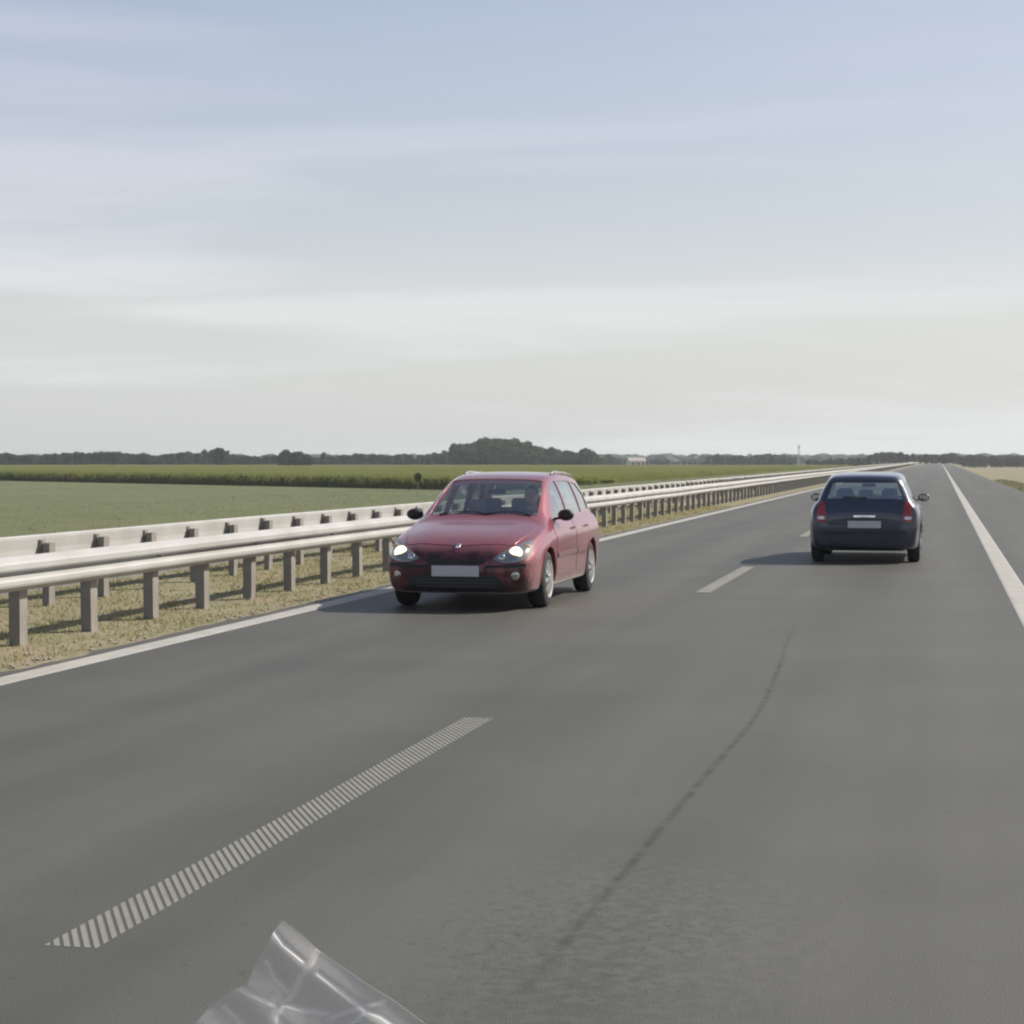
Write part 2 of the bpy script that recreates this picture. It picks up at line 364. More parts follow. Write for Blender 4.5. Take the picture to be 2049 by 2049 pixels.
grass('grass', 4.2, 9, 30, 160, 30000, .05, .22, M_green, 'short green grass on the verge right of the hard shoulder', 1.5, .01)
grass('grass', -60, -18.6, 40, 230, 40000, .03, .10, M_green, 'rough grey-green meadow grass between the far carriageway and the crop', 1.0, .004)
# loose stones and dust along the asphalt edge
M_grit = mat('grit', (.36, .31, .25), .95, noise=(8, 1, (.27, .23, .19)))
bm = bmesh.new()
for i in range(800):
    y = 10+60*random.random()**1.6; x = -7.22-abs(random.gauss(0, .22)); r = random.uniform(.006, .022)
    bmesh.ops.create_icosphere(bm, subdivisions=1, radius=r, matrix=Matrix.Translation((x, y, -.015+r*.3)) @ Matrix.Diagonal((1, 1.3, .6, 1)))
tag(bmobj('gravel', bm, M_grit), 'loose gravel along the dusty asphalt edge beside the white line', 'gravel', kind='stuff')

# ------------------------------------------------------------------ crop field
M_crop = grass_mat('crop_leaf', (.255, .265, .085), (.20, .235, .080), .06)
M_cropd = mat('crop_canopy', (.135, .170, .042), .9, noise=(.04, 1, (.165, .19, .055)), bump=(1.2, .8, .4), spec=.1)
CH = 1.32
Lp = (-215, 336); Ap = (-88.7, 231); Cp = (-31.7, 183.5)
def edge_pts(step):
    o = []
    for a, b_ in ((Lp, Ap), (Ap, Cp), (Cp, (-30.0, 700))):
        n = max(2, int(math.dist(a, b_)/step))
        for i in range(n):
            t = i/n; o.append((a[0]+(b_[0]-a[0])*t, a[1]+(b_[1]-a[1])*t))
    o.append((-30.0, 700)); return o
def crop():
    V = []; F = []
    # canopy: one sheet from the oblique near edge to the far side; the front and the roadside face drop to the soil
    edge_y = lambda x: 183.5+(-31.7-x)*.832
    cols = list(np.arange(-330, -200, 4.0))+list(np.arange(-200, -30, 1.6))+[-30.0]
    rows = [0, .003, .007, .012, .02, .03, .045, .065, .09, .12, .16, .21, .27, .34, .42, .51, .62, .74, .87, 1]
    n = len(cols)
    for r_ in rows:
        for x in cols:
            y0_ = edge_y(x); V.append((x, y0_+(705-y0_)*r_+rng.normal()*.1, LOW+CH+(rng.normal()*.03 if r_ > 0 else -.14+rng.normal()*.05)))
    for a_ in range(len(rows)-1):
        for i in range(n-1): F.append((a_*n+i, a_*n+i+1, (a_+1)*n+i+1, (a_+1)*n+i))
    k = len(V)
    for x in cols: V.append((x+.6, edge_y(x)+.9, LOW-.05))
    for i in range(n-1): F.append((i, i+1, k+i+1, k+i))
    k = len(V)
    for r_ in rows: V.append((-30.4, edge_y(-30)+(705-edge_y(-30))*r_, LOW-.05))
    for a_ in range(len(rows)-1): F.append((a_*n+n-1, (a_+1)*n+n-1, k+a_+1, k+a_))
    # plants
    me_v = []; 
    NP = 13000
    L1 = math.dist(Lp, Ap); L2 = math.dist(Ap, Cp); L3 = 420
    for i in range(NP):
        u = random.random()
        if u < .70:
            t = random.random()*(L1+L2)
            a, b_, tt = (Lp, Ap, t/L1) if t < L1 else (Ap, Cp, (t-L1)/L2)
            x = a[0]+(b_[0]-a[0])*tt; y = a[1]+(b_[1]-a[1])*tt; d = random.random()**2.4*24-1.3; x += -.25*d; y += .97*d
        else:
            x = -31-random.random()**2*9+.7; y = 184+random.random()**1.3*L3
        h = CH*random.uniform(.85, 1.16); az = random.random()*6.28
        for k2 in range(6):
            a = az+k2*2.3; z0 = LOW+h*(.15+.13*k2); ln = random.uniform(.25, .5); w = .05
            c, s = math.cos(a), math.sin(a)
            q = len(V)
            V += [(x-s*w, y+c*w, z0), (x+s*w, y-c*w, z0), (x+c*ln*.6+s*w, y+s*ln*.6-c*w, z0+.26), (x+c*ln*.6-s*w, y+s*ln*.6+c*w, z0+.26), (x+c*ln, y+s*ln, z0+.12)]
            F += [(q, q+1, q+2, q+3), (q+3, q+2, q+4)]
        q = len(V); V += [(x-.03, y, LOW), (x+.03, y, LOW), (x+.015, y, LOW+h), (x-.015, y, LOW+h)]; F.append((q, q+1, q+2, q+3))
    return tag(pydata('crop_field', V, F, M_crop), 'tall green maize crop in a wide field beyond the motorway, its near edge in shade', 'crop', kind='stuff')
crop()

# ------------------------------------------------------------------ trees
def leaf_mat(name, c1, c2):
    return grass_mat(name, c1, c2, .9)
M_leaf = [leaf_mat('leaf_dark', (.050, .072, .038), (.080, .108, .050)), leaf_mat('leaf_mid', (.060, .088, .042), (.090, .115, .055)), leaf_mat('leaf_olive', (.075, .090, .045), (.050, .072, .038))]
M_bark = mat('bark', (.12, .10, .08), .95)
def crown_mesh(name, seed, lobes, nleaf, m, ls=.055, low=.12):
    # unit tree: height 1, crown radius about .42
    r = np.random.default_rng(seed)
    C = []
    for i in range(lobes):
        a = r.random()*6.283; z = low+.12+(.72-low)*r.random(); rad = .30*math.sqrt(max(.05, 1-((z-.45)/.55)**2))*r.random()**.5
        C.append((math.cos(a)*rad, math.sin(a)*rad, z, .11+.11*r.random()))
    C.append((0, 0, .80, .17)); C.append((0, 0, .5, .27)); C.append((.0, 0, .3, .26))
    bm = bmesh.new()
    for (x, y, z, q) in C:      # inner mass
        vs = bmesh.ops.create_icosphere(bm, subdivisions=2, radius=q*.80, matrix=Matrix.Translation((x, y, z)))['verts']
        for v in vs: v.co += Vector(r.normal(size=3)*q*.10)
    for i in range(nleaf):
        x, y, z, q = C[r.integers(len(C))]
        d = r.normal(size=3); d /= np.linalg.norm(d); q2 = q*(.82+.32*r.random())
        c = Vector((x+d[0]*q2, y+d[1]*q2, z+d[2]*q2))
        if c.z < low*.6: continue
        a = Vector(r.normal(size=3)).normalized(); b_ = a.cross(Vector(r.normal(size=3))).normalized(); s = ls*(.5+r.random())
        vs = [bm.verts.new(c+a*s), bm.verts.new(c+b_*s*.7), bm.verts.new(c-a*s), bm.verts.new(c-b_*s*.7)]
        bm.faces.new(vs)
    me = bpy.data.meshes.new(name); bm.to_mesh(me); bm.free(); me.materials.append(m); return me
def trunk_mesh(name, seed):
    r = random.Random(seed); bm = bmesh.new()
    bmesh.ops.create_cone(bm, cap_ends=True, segments=8, radius1=.028, radius2=.012, depth=.62, matrix=Matrix.Translation((0, 0, .29)))
    for i in range(5):
        a = r.random()*6.28; t = R(r.uniform(30, 55)); ln = r.uniform(.25, .38)
        mtx = Matrix.Translation((0, 0, .25+.06*i)) @ Matrix.Rotation(a, 4, 'Z') @ Matrix.Rotation(t, 4, 'Y') @ Matrix.Translation((0, 0, ln/2))
        bmesh.ops.create_cone(bm, cap_ends=True, segments=6, radius1=.011, radius2=.004, depth=ln, matrix=mtx)
    me = bpy.data.meshes.new(name); bm.to_mesh(me); bm.free(); me.materials.append(M_bark); return me
CROWN = [crown_mesh('crown', s, lo, 1500, M_leaf[mi]) for s, lo, mi in ((1, 11, 0), (2, 14, 1), (3, 9, 2), (4, 16, 0), (5, 12, 1))]
TRUNK = [trunk_mesh('trunk', s) for s in range(5)]
def tree(X, D, h, wid, k, label, group=None, name='tree', sink=0.0, cat='tree'):
    x, y = cam2world(X, D); z = LOW if (x < -29 or x > 11) else ground_z(x)
    r_ = empty(name, (x, y, z-sink), random.random()*6.28); tag(r_, label, cat, group); r_.scale = (wid/.84, wid/.84, h/.98)
    o = bpy.data.objects.new('crown', CROWN[k]); COL.objects.link(o); o.parent = r_
    o = bpy.data.objects.new('trunk', TRUNK[k]); COL.objects.link(o); o.parent = r_
    return r_
def px_tree(px, ytop, D, aspect, k, label, group, name='tree', sink=0, cat='tree'):
    h = (920-ytop)/3900*D+CAM_H-LOW
    return tree((px-1024.5)/3900*D, D, h, h*aspect, k, label, group, name, sink, cat)
prof = [(-40, 905), (60, 910), (180, 903), (300, 909), (400, 904), (425, 899), (450, 897), (475, 911), (520, 912), (640, 912), (700, 911), (725, 906), (745, 910), (790, 911), (815, 908), (835, 914), (855, 908),
        (880, 906), (900, 897), (915, 889), (935, 888), (955, 881), (985, 877), (1010, 877), (1030, 882), (1045, 884), (1062, 891), (1090, 897), (1103, 895), (1120, 902), (1150, 905), (1172, 896), (1188, 903), (1200, 915),
        (1222, 909), (1240, 917), (1262, 922), (1300, 921), (1325, 919), (1350, 923), (1408, 924), (1414, 911), (1440, 908), (1500, 911), (1540, 908), (1575, 911), (1590, 917), (1640, 920), (1700, 915), (1780, 912), (1860, 918), (1960, 910), (2100, 912)]
px_, py_ = zip(*prof)
top_at = lambda x: float(np.interp(x, px_, py_))
x = -20.0
G1 = ('dark green tree in the low tree line left of the wooded rise', 'trees in the low line along the horizon')
G1b = ('small hazy tree in the thin low line between the wooded rise and the level copse', 'trees between the rise and the copse')
G1c = ('pale green tree in the tree line to the right of the radio mast', 'trees right of the mast')
G2 = ('tall leafy tree in the wooded rise on the horizon above the red car', 'trees of the wooded rise above the red car')
G3 = ('hazy tree in the level-topped copse on the horizon left of the mast', 'trees of the level copse near the mast')
while x < 2075:
    yt = top_at(x)
    if 1255 < x < 1290 or 1590 < x < 1612: x += 9; continue
    if 850 < x < 1205: lab, D, st = G2, random.uniform(735, 790), 12
    elif 1408 < x < 1592: lab, D, st = G3, random.uniform(880, 940), 10
    else: lab, D, st = G1, random.uniform(725, 790), 15
    if lab is G1: lab = G1 if x < 850 else (G1b if x < 1600 else G1c)
    if 1205 <= x < 1408: D += 170
    h = (920-yt)/3900*D+3.15
    px_tree(x, yt+random.uniform(-1.0, 3.0), D, random.uniform(.75, 1.05) if h < 6.5 else random.uniform(.52, .7), random.randrange(5), *lab)
    x += st*random.uniform(.75, 1.2) if h > 6.5 else random.uniform(8, 14)
# second, lower ranks that close the foot of the wooded rise and the copse
x = 858
while x < 1205:
    px_tree(x, min(912, top_at(x)+random.uniform(9, 18)), random.uniform(715, 732), random.uniform(.9, 1.1), random.randrange(5), *G2); x += random.uniform(13, 19)
x = 1418
while x < 1588:
    px_tree(x, top_at(x)+random.uniform(5, 9), random.uniform(855, 872), random.uniform(.9, 1.2), random.randrange(5), *G3); x += random.uniform(12, 16)
px_tree(571, 902, 640, 1.0, 0, 'broad dark rounded tree standing out left in front of the low tree line', None, 'tree')
px_tree(598, 904, 642, 1.15, 3, 'wide dark tree touching the right side of the broad rounded one at left', None, 'tree')
px_tree(612, 910, 640, 1.2, 0, 'low dark bush-like tree at the right foot of the dark pair at left', None, 'tree')
px_tree(648, 905, 720, .42, 1, 'slim upright small tree just right of the dark rounded pair', None, 'tree')
px_tree(440, 897, 700, .7, 2, 'olive pointed tree at the left end of the tree line', None, 'tree')
# very far woods
M_far = mat('far_wood_leaf', (.07, .09, .05), .95, noise=(.02, 1, (.05, .07, .04)))
bm = bmesh.new()
for i in range(520):
    D = random.uniform(1300, 1500); X = (random.uniform(-60, 2100)-1024.5)/3900*D; h = random.uniform(5.0, 7.5); x_, y_ = cam2world(X, D)
    vs = bmesh.ops.create_icosphere(bm, subdivisions=2, radius=1, matrix=Matrix.Translation((x_, y_, LOW+h*.45)) @ Matrix.Diagonal((random.uniform(5, 9), random.uniform(5, 9), h*.55, 1)))['verts']
    for v in vs: v.co += Vector((random.gauss(0, .5), random.gauss(0, .5), random.gauss(0, .4)))
tag(bmobj('far_woods', bm, M_far), 'very distant pale woods showing as a thin band between the nearer trees', 'woods', kind='stuff')

# young sapling beyond the far carriageway
def sapling():
    D = 122; X = (836-1024.5)/3900*D; x_, y_ = cam2world(X, D); z = ground_z(x_)
    top = CAM_H-(945-920)/3900*D; h = top-z
    r_ = empty('sapling', (x_, y_, z)); tag(r_, 'small round-headed sapling on a thin pale stem, left of the red car roof', 'sapling')
    bm = bmesh.new(); bmesh.ops.create_cone(bm, cap_ends=True, segments=8, radius1=.035, radius2=.015, depth=h-.2, matrix=Matrix.Translation((0, 0, (h-.2)/2)))
    for i in range(5):
        a = i*1.3; mtx = Matrix.Translation((0, 0, h-.65+.06*i)) @ Matrix.Rotation(a, 4, 'Z') @ Matrix.Rotation(R(45), 4, 'Y') @ Matrix.Translation((0, 0, .12))
        bmesh.ops.create_cone(bm, cap_ends=True, segments=5, radius1=.012, radius2=.004, depth=.26, matrix=mtx)
    bmobj('trunk', bm, mat('pale_bark', (.30, .29, .25), .9), r_)
    bm = bmesh.new()
    for i in range(420):
        d = Vector((random.gauss(0, 1), random.gauss(0, 1), random.gauss(0, 1))).normalized()*random.random()**.4
        c = Vector((d.x*.24, d.y*.24, h-.29+d.z*.29)); a = Vector((random.gauss(0, 1), random.gauss(0, 1), random.gauss(0, 1))).normalized(); b_ = a.orthogonal().normalized(); s = random.uniform(.03, .06)
        bm.faces.new([bm.verts.new(c+a*s), bm.verts.new(c+b_*s*.6), bm.verts.new(c-a*s), bm.verts.new(c-b_*s*.6)])
    bmobj('crown', bm, M_leaf[1], r_)
sapling()

# ------------------------------------------------------------------ far mast and farmhouse
def mast():
    D = 990; x_, y_ = cam2world((1598-1024.5)/3900*D, D); h = (920-888)/3900*D+3.15
    r_ = empty('radio_mast', (x_, y_, LOW)); tag(r_, 'slim lattice radio mast rising above the horizon at the right', 'mast')
    M_mast = mat('mast_steel', (.34, .34, .36), .6, metal=.3)
    bm = bmesh.new()
    n = 10; w0, w1 = .55, .28
    cs_ = [(-1, -1), (1, -1), (1, 1), (-1, 1)]
    def bar(a, b_, r):
        a = Vector(a); b_ = Vector(b_); d = b_-a
        bmesh.ops.create_cone(bm, cap_ends=True, segments=5, radius1=r, radius2=r, depth=d.length, matrix=Matrix.Translation((a+b_)/2) @ d.to_track_quat('Z', 'Y').to_matrix().to_4x4())
    lv = [(w0+(w1-w0)*i/n, h*.92*i/n) for i in range(n+1)]
    for i in range(n):
        for j in range(4):
            a = (cs_[j][0]*lv[i][0], cs_[j][1]*lv[i][0], lv[i][1]); b_ = (cs_[j][0]*lv[i+1][0], cs_[j][1]*lv[i+1][0], lv[i+1][1])
            k = (j+1) % 4; c = (cs_[k][0]*lv[i+1][0], cs_[k][1]*lv[i+1][0], lv[i+1][1])
            bar(a, b_, .09); bar(a, c, .05)
    bmobj('lattice', bm, M_mast, r_)
    bm = bmesh.new()
    for a in (0, 120, 240): box(bm, .5*math.cos(R(a)), .5*math.sin(R(a)), h*.86, .25, .25, 1.3)
    bmobj('antenna', bm, M_mast, r_)
    bm = bmesh.new(); cyl(bm, (0, 0, h*.96), .06, .03, h*.10); bmobj('spike', bm, M_mast, r_)
mast()
def house():
    D = 850; x_, y_ = cam2world((1272-1024.5)/3900*D, D)
    r_ = empty('farmhouse', (x_, y_, LOW), R(25)); tag(r_, 'tiny pale farmhouse among the trees on the horizon right of the wooded rise', 'house')
    wl = mat('pale_render', (.62, .60, .56), .9); rf = mat('pale_roof', (.40, .36, .33), .85); gl = mat('house_pane', (.06, .07, .08), .2)
    bm = bmesh.new(); w, d, hh, rh = 3.6, 3.0, 2.6, 1.4
    v = [bm.verts.new(p) for p in ((-w, -d, 0), (w, -d, 0), (w, d, 0), (-w, d, 0), (-w, -d, hh), (w, -d, hh), (w, d, hh), (-w, d, hh), (-w, 0, hh+rh), (w, 0, hh+rh))]
    for f in ((0, 1, 5, 4), (2, 3, 7, 6), (1, 2, 6, 9, 5), (3, 0, 4, 8, 7), (0, 3, 2, 1)): bm.faces.new([v[i] for i in f])
    bmobj('wall', bm, wl, r_)
    bm = bmesh.new()
    for s in (-1, 1):
        rot = Matrix.Rotation(s*-math.atan2(rh, d), 4, 'X')
        box(bm, 0, s*(d/2+.12), hh+rh/2+.05, 2*w+.6, math.hypot(d, rh)+.35, .12, rot)
    rr = bmobj('roof', bm, rf, r_)
    bm = bmesh.new(); box(bm, 1.6, .7, hh+rh+.2, .5, .5, 1.2); bmobj('chimney', bm, rf, rr)
    for xx_ in (-2.2, 0.4, 2.4):
        bm = bmesh.new(); box(bm, xx_, -d-.02, 1.5, .9, .06, 1.0); bmobj('window', bm, gl, r_)
    bm = bmesh.new(); box(bm, -.9, -d-.03, 1.0, .9, .08, 2.0); bmobj('door', bm, rf, r_)
house()

# ------------------------------------------------------------------ cars
def pchip(x, y, xi):
    x = np.asarray(x, float); y = np.asarray(y, float); h = np.diff(x); d = np.diff(y)/h
    m = np.zeros_like(y); m[0] = d[0]; m[-1] = d[-1]
    for i in range(1, len(x)-1):
        if d[i-1]*d[i] > 0:
            w1 = 2*h[i]+h[i-1]; w2 = h[i]+2*h[i-1]; m[i] = (w1+w2)/(w1/d[i-1]+w2/d[i])
    k = np.clip(np.searchsorted(x, xi)-1, 0, len(h)-1); t = (xi-x[k])/h[k]
    return (2*t**3-3*t**2+1)*y[k]+(t**3-2*t**2+t)*h[k]*m[k]+(-2*t**3+3*t**2)*y[k+1]+(t**3-t**2)*h[k]*m[k+1]
def half_section(zb, wl, wm, zm, wb, zbelt, wr, zt):
    zr = zt-min(.055, (zt-zbelt)*.35)
    P = [(0, zb), (wl*.6, zb), (wl, zb+.025), (wl+(wm-wl)*.75, zb+.13), (wm, zm), (wm-.006, zm+(zbelt-zm)*.45), (wb+(wm-wb)*.45, zbelt-.05*min(1, (zbelt-zm)/.2)), (wb, zbelt),
         (wb+(wr-wb)*.33+.012, zbelt+(zr-zbelt)*.36), (wb+(wr-wb)*.68+.012, zbelt+(zr-zbelt)*.72), (wr, zr), (wr*.86, zt-.018*min(1, (zt-zr)/.05)), (wr*.5, zt-.004), (0, zt)]
    return P
def loft(name, ST, n, sub=4, cap=True):
    ST = np.array(ST); y = ST[:, 0]
    yi = np.unique(np.concatenate([np.linspace(y[0], y[-1], n), y]))
    C = np.stack([pchip(y, ST[:, j], yi) for j in range(1, ST.shape[1])], 1)
    V = []; F = []; ring = None
    for k, yy in enumerate(yi):
        P = np.array(half_section(*C[k])); m = len(P); t = np.arange(m); ti = np.linspace(0, m-1, (m-1)*sub+1)
        X = pchip(t, P[:, 0], ti); Z = pchip(t, P[:, 1], ti)
        r_ = [(X[i], yy, Z[i]) for i in range(len(ti))]+[(-X[i], yy, Z[i]) for i in range(len(ti)-2, 0, -1)]
        ring = len(r_); V += r_
    for k in range(len(yi)-1):
        for i in range(ring):
            a = k*ring+i; b_ = k*ring+(i+1) % ring
            F.append((a, b_, b_+ring, a+ring))
    F.append(tuple(range(ring))[::-1]); F.append(tuple(range((len(yi)-1)*ring, len(yi)*ring)))
    return V, F
def fixn(o):
    bm = bmesh.new(); bm.from_mesh(o.data); bmesh.ops.remove_doubles(bm, verts=bm.verts, dist=1e-5); bmesh.ops.recalc_face_normals(bm, faces=bm.faces); bm.to_mesh(o.data); bm.free()
def boolean(o, cutters):
    par = o.parent; o.parent = None; fixn(o)
    for c in cutters: fixn(c)
    for c in cutters:
        md = o.modifiers.new('b', 'BOOLEAN'); md.operation = 'DIFFERENCE'; md.solver = 'EXACT'; md.material_mode = 'TRANSFER'; md.object = c; o.update_tag()
    bpy.context.view_layer.update(); dg = bpy.context.evaluated_depsgraph_get(); dg.update()
    me = bpy.data.meshes.new_from_object(o.evaluated_get(dg)); o.modifiers.clear(); o.data = me; o.parent = par
    for c in cutters: bpy.data.objects.remove(c)
def prism(poly, axis, a, b_):
    bm = bmesh.new(); lo = []; hi = []
    for (u, v) in poly:
        for t, arr in ((a, lo), (b_, hi)):
            arr.append(bm.verts.new({'X': (t, u, v), 'Y': (u, t, v), 'Z': (u, v, t)}[axis]))
    bm.faces.new(lo); bm.faces.new(hi[::-1]); n = len(lo)
    for i in range(n): bm.faces.new([lo[i], hi[i], hi[(i+1) % n], lo[(i+1) % n]])
    return bmobj('cutter', bm, None)
def densify(poly, step=.06, rnd=0):
    if rnd:      # round the corners
        q = []
        n = len(poly)
        for i in range(n):
            p0, p1, p2 = Vector(poly[i-1]), Vector(poly[i]), Vector(poly[(i+1) % n])
            r_ = min(rnd, (p0-p1).length*.45, (p2-p1).length*.45); a = p1+(p0-p1).normalized()*r_; b_ = p1+(p2-p1).normalized()*r_
            for t in (0, .25, .5, .75, 1): q.append(tuple(a*(1-t)**2+p1*2*t*(1-t)+b_*t*t))
        poly = q
    o = []
    for i in range(len(poly)):
        a, b_ = poly[i], poly[(i+1) % len(poly)]; k = max(1, int(math.dist(a, b_)/step))
        for j in range(k): o.append((a[0]+(b_[0]-a[0])*j/k, a[1]+(b_[1]-a[1])*j/k))
    return o
class Skin:
    def __init__(s, V, F): s.t = BVHTree.FromPolygons([Vector(v) for v in V], F)
    def hit(s, axis, u, v):
        o, d = {'X+': ((3, u, v), (-1, 0, 0)), 'X-': ((-3, u, v), (1, 0, 0)), 'Y-': ((u, -3, v), (0, 1, 0)), 'Y+': ((u, 9, v), (0, -1, 0)), 'Z+': ((u, v, 5), (0, 0, -1))}[axis]
        p, n, i, dist = s.t.ray_cast(Vector(o), Vector(d))
        if p is None: return None, None
        if n.dot(Vector(d)) > 0: n = -n
        return p, n
    def patch(s, name, poly, axis, m, parent, off=.003, thick=.006, rnd=0, step=.06, rings=6, bulge=0, smooth=True):
        poly = densify(poly, step, rnd); n = len(poly); cu = sum(p[0] for p in poly)/n; cv = sum(p[1] for p in poly)/n
        top = []; 
        pts = [(cu, cv)]
        for r_ in range(1, rings+1):
            for (a, b_) in poly: pts.append((cu+(a-cu)*r_/rings, cv+(b_-cv)*r_/rings))
        V = []; inn = []
        last = None
        for i, (u, v) in enumerate(pts):
            p, nn = s.hit(axis, u, v)
            if p is None: p, nn = (last if last else (Vector((0, 0, 0)), Vector((0, 0, 1))))
            last = (p, nn)
            rr = 0 if i == 0 else ((i-1)//n+1)/rings
            V.append(p+nn*(off+bulge*(1-rr**2))); inn.append(p+nn*(off-thick))
        k = len(V); VV = V+inn; F = []
        for i in range(n): F.append((0, 1+i, 1+(i+1) % n))
        for r_ in range(rings-1):
            for i in range(n):
                a = 1+r_*n+i; b_ = 1+r_*n+(i+1) % n; F.append((a, a+n, b_+n, b_))
        F += [tuple(k+j for j in f[::-1]) for f in F]
        e0 = 1+(rings-1)*n
        for i in range(n): F.append((e0+i, e0+(i+1) % n, k+e0+(i+1) % n, k+e0+i))
        bm = bmesh.new(); vs = [bm.verts.new(v) for v in VV]
        for f in F:
            try: bm.faces.new([vs[j] for j in f])
            except ValueError: pass
        o = bmobj(name, bm, m, parent, smooth)
        if smooth: shade(o, 40)
        return o
def shade(o, ang=35):
    me = o.data; me.polygons.foreach_set('use_smooth', [True]*len(me.polygons))
    bm = bmesh.new(); bm.from_mesh(me)
    for e_ in bm.edges:
        e_.smooth = not (len(e_.link_faces) == 2 and e_.calc_face_angle(0) > R(ang))
    bm.to_mesh(me); bm.free()

def paint(name, c, c2, rough=.32, coat=1.0, metal=.35, sheen_w=0):
    m = mat(name, c, rough, metal=metal, coat=coat, noise=(1.6, .6, c2)); b = m.node_tree.nodes['Principled BSDF']; b.inputs['Sheen Weight'].default_value = sheen_w; b.inputs['Sheen Roughness'].default_value = .35; b.inputs['Coat Roughness'].default_value = .10  # pale sheen added for the look of sky reflected at grazing angles
    if sheen_w:      # mottled darker, rougher paint over the nose and low along the body
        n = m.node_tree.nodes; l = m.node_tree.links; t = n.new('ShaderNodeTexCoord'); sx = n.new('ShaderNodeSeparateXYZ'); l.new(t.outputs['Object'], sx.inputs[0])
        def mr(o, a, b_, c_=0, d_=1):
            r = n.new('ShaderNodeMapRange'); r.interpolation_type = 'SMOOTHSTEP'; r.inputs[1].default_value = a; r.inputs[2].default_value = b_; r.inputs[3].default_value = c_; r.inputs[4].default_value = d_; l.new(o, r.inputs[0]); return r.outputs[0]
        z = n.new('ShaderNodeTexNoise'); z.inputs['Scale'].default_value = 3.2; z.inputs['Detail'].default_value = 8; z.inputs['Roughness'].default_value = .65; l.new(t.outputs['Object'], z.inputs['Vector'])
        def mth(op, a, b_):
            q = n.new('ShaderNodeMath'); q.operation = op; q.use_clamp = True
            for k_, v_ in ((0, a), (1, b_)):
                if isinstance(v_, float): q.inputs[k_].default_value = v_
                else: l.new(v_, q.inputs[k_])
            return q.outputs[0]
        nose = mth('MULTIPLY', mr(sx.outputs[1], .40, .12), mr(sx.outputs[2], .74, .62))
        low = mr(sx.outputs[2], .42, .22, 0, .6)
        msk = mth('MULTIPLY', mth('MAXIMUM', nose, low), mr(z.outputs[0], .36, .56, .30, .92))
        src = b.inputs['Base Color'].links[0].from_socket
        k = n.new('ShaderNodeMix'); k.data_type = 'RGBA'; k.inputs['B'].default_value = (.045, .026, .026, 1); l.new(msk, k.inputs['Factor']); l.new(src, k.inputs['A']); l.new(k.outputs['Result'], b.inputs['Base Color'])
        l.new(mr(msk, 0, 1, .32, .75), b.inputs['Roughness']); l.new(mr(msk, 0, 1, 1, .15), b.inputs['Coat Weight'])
    return m
M_rubber = mat('tyre_rubber', (.022, .022, .024), .85, bump=(60, .3, .003))
M_rim = mat('alloy_rim', (.68, .67, .66), .3, metal=.8)
M_black = mat('black_plastic', (.022, .022, .024), .55)
M_under = mat('underbody_black', (.012, .012, .013), .9)
M_glass = mat('car_glass', (.78, .86, .84), .02, trans=1.0, ior=1.12, spec=1.0)
def glass_material(name, tint, refl):
    m = bpy.data.materials.new(name); m.use_nodes = True; n = m.node_tree.nodes; l = m.node_tree.links; n.clear()
    o = n.new('ShaderNodeOutputMaterial'); t = n.new('ShaderNodeBsdfTransparent'); t.inputs[0].default_value = (*tint, 1)
    g = n.new('ShaderNodeBsdfGlossy'); g.inputs['Roughness'].default_value = .03; g.inputs[0].default_value = (.95, .98, 1, 1)
    f = n.new('ShaderNodeFresnel'); f.inputs[0].default_value = 1.5
    a = n.new('ShaderNodeMath'); a.operation = 'MULTIPLY_ADD'; a.inputs[1].default_value = 1.0; a.inputs[2].default_value = refl; a.use_clamp = True; l.new(f.outputs[0], a.inputs[0])
    ge = n.new('ShaderNodeNewGeometry'); iv = n.new('ShaderNodeMath'); iv.operation = 'SUBTRACT'; iv.inputs[0].default_value = 1; l.new(ge.outputs['Backfacing'], iv.inputs[1])
    mb = n.new('ShaderNodeMath'); mb.operation = 'MULTIPLY'; l.new(a.outputs[0], mb.inputs[0]); l.new(iv.outputs[0], mb.inputs[1])
    x_ = n.new('ShaderNodeMixShader'); l.new(mb.outputs[0], x_.inputs[0]); l.new(t.outputs[0], x_.inputs[1]); l.new(g.outputs[0], x_.inputs[2]); l.new(x_.outputs[0], o.inputs[0]); return m
M_glass = glass_material('car_glass', (.97, .985, .98), .10)
M_tint = glass_material('tinted_car_glass', (.78, .84, .82), .30)
M_chrome = mat('chrome', (.75, .75, .75), .12, metal=1)
M_plate = mat('number_plate', (.55, .55, .58), .5)
M_plateblue = mat('plate_blue_band', (.03, .06, .25), .5)
M_refl = mat('headlight_reflector', (.55, .55, .54), .15, metal=.85)
M_lamp = mat('lit_headlamp', (1, .95, .8), .4, emis=(1, .86, .52), estr=1.15)
M_orange = mat('indicator_lens', (.70, .45, .30), .15, coat=1)
M_tail = mat('tail_lamp_lens', (.35, .02, .02), .15, coat=1)
M_lining = mat('cabin_lining', (.42, .41, .39), .9)
M_seat = mat('seat_cloth', (.20, .21, .22), .9)
M_dash = mat('dashboard_plastic', (.13, .135, .14), .7)
M_mirror = mat('mirror_glass', (.8, .8, .8), .03, metal=1)
M_dark = mat('lamp_bezel', (.05, .05, .055), .3)
M_house = mat('headlight_housing', (.30, .29, .27), .12, metal=.5, coat=1)

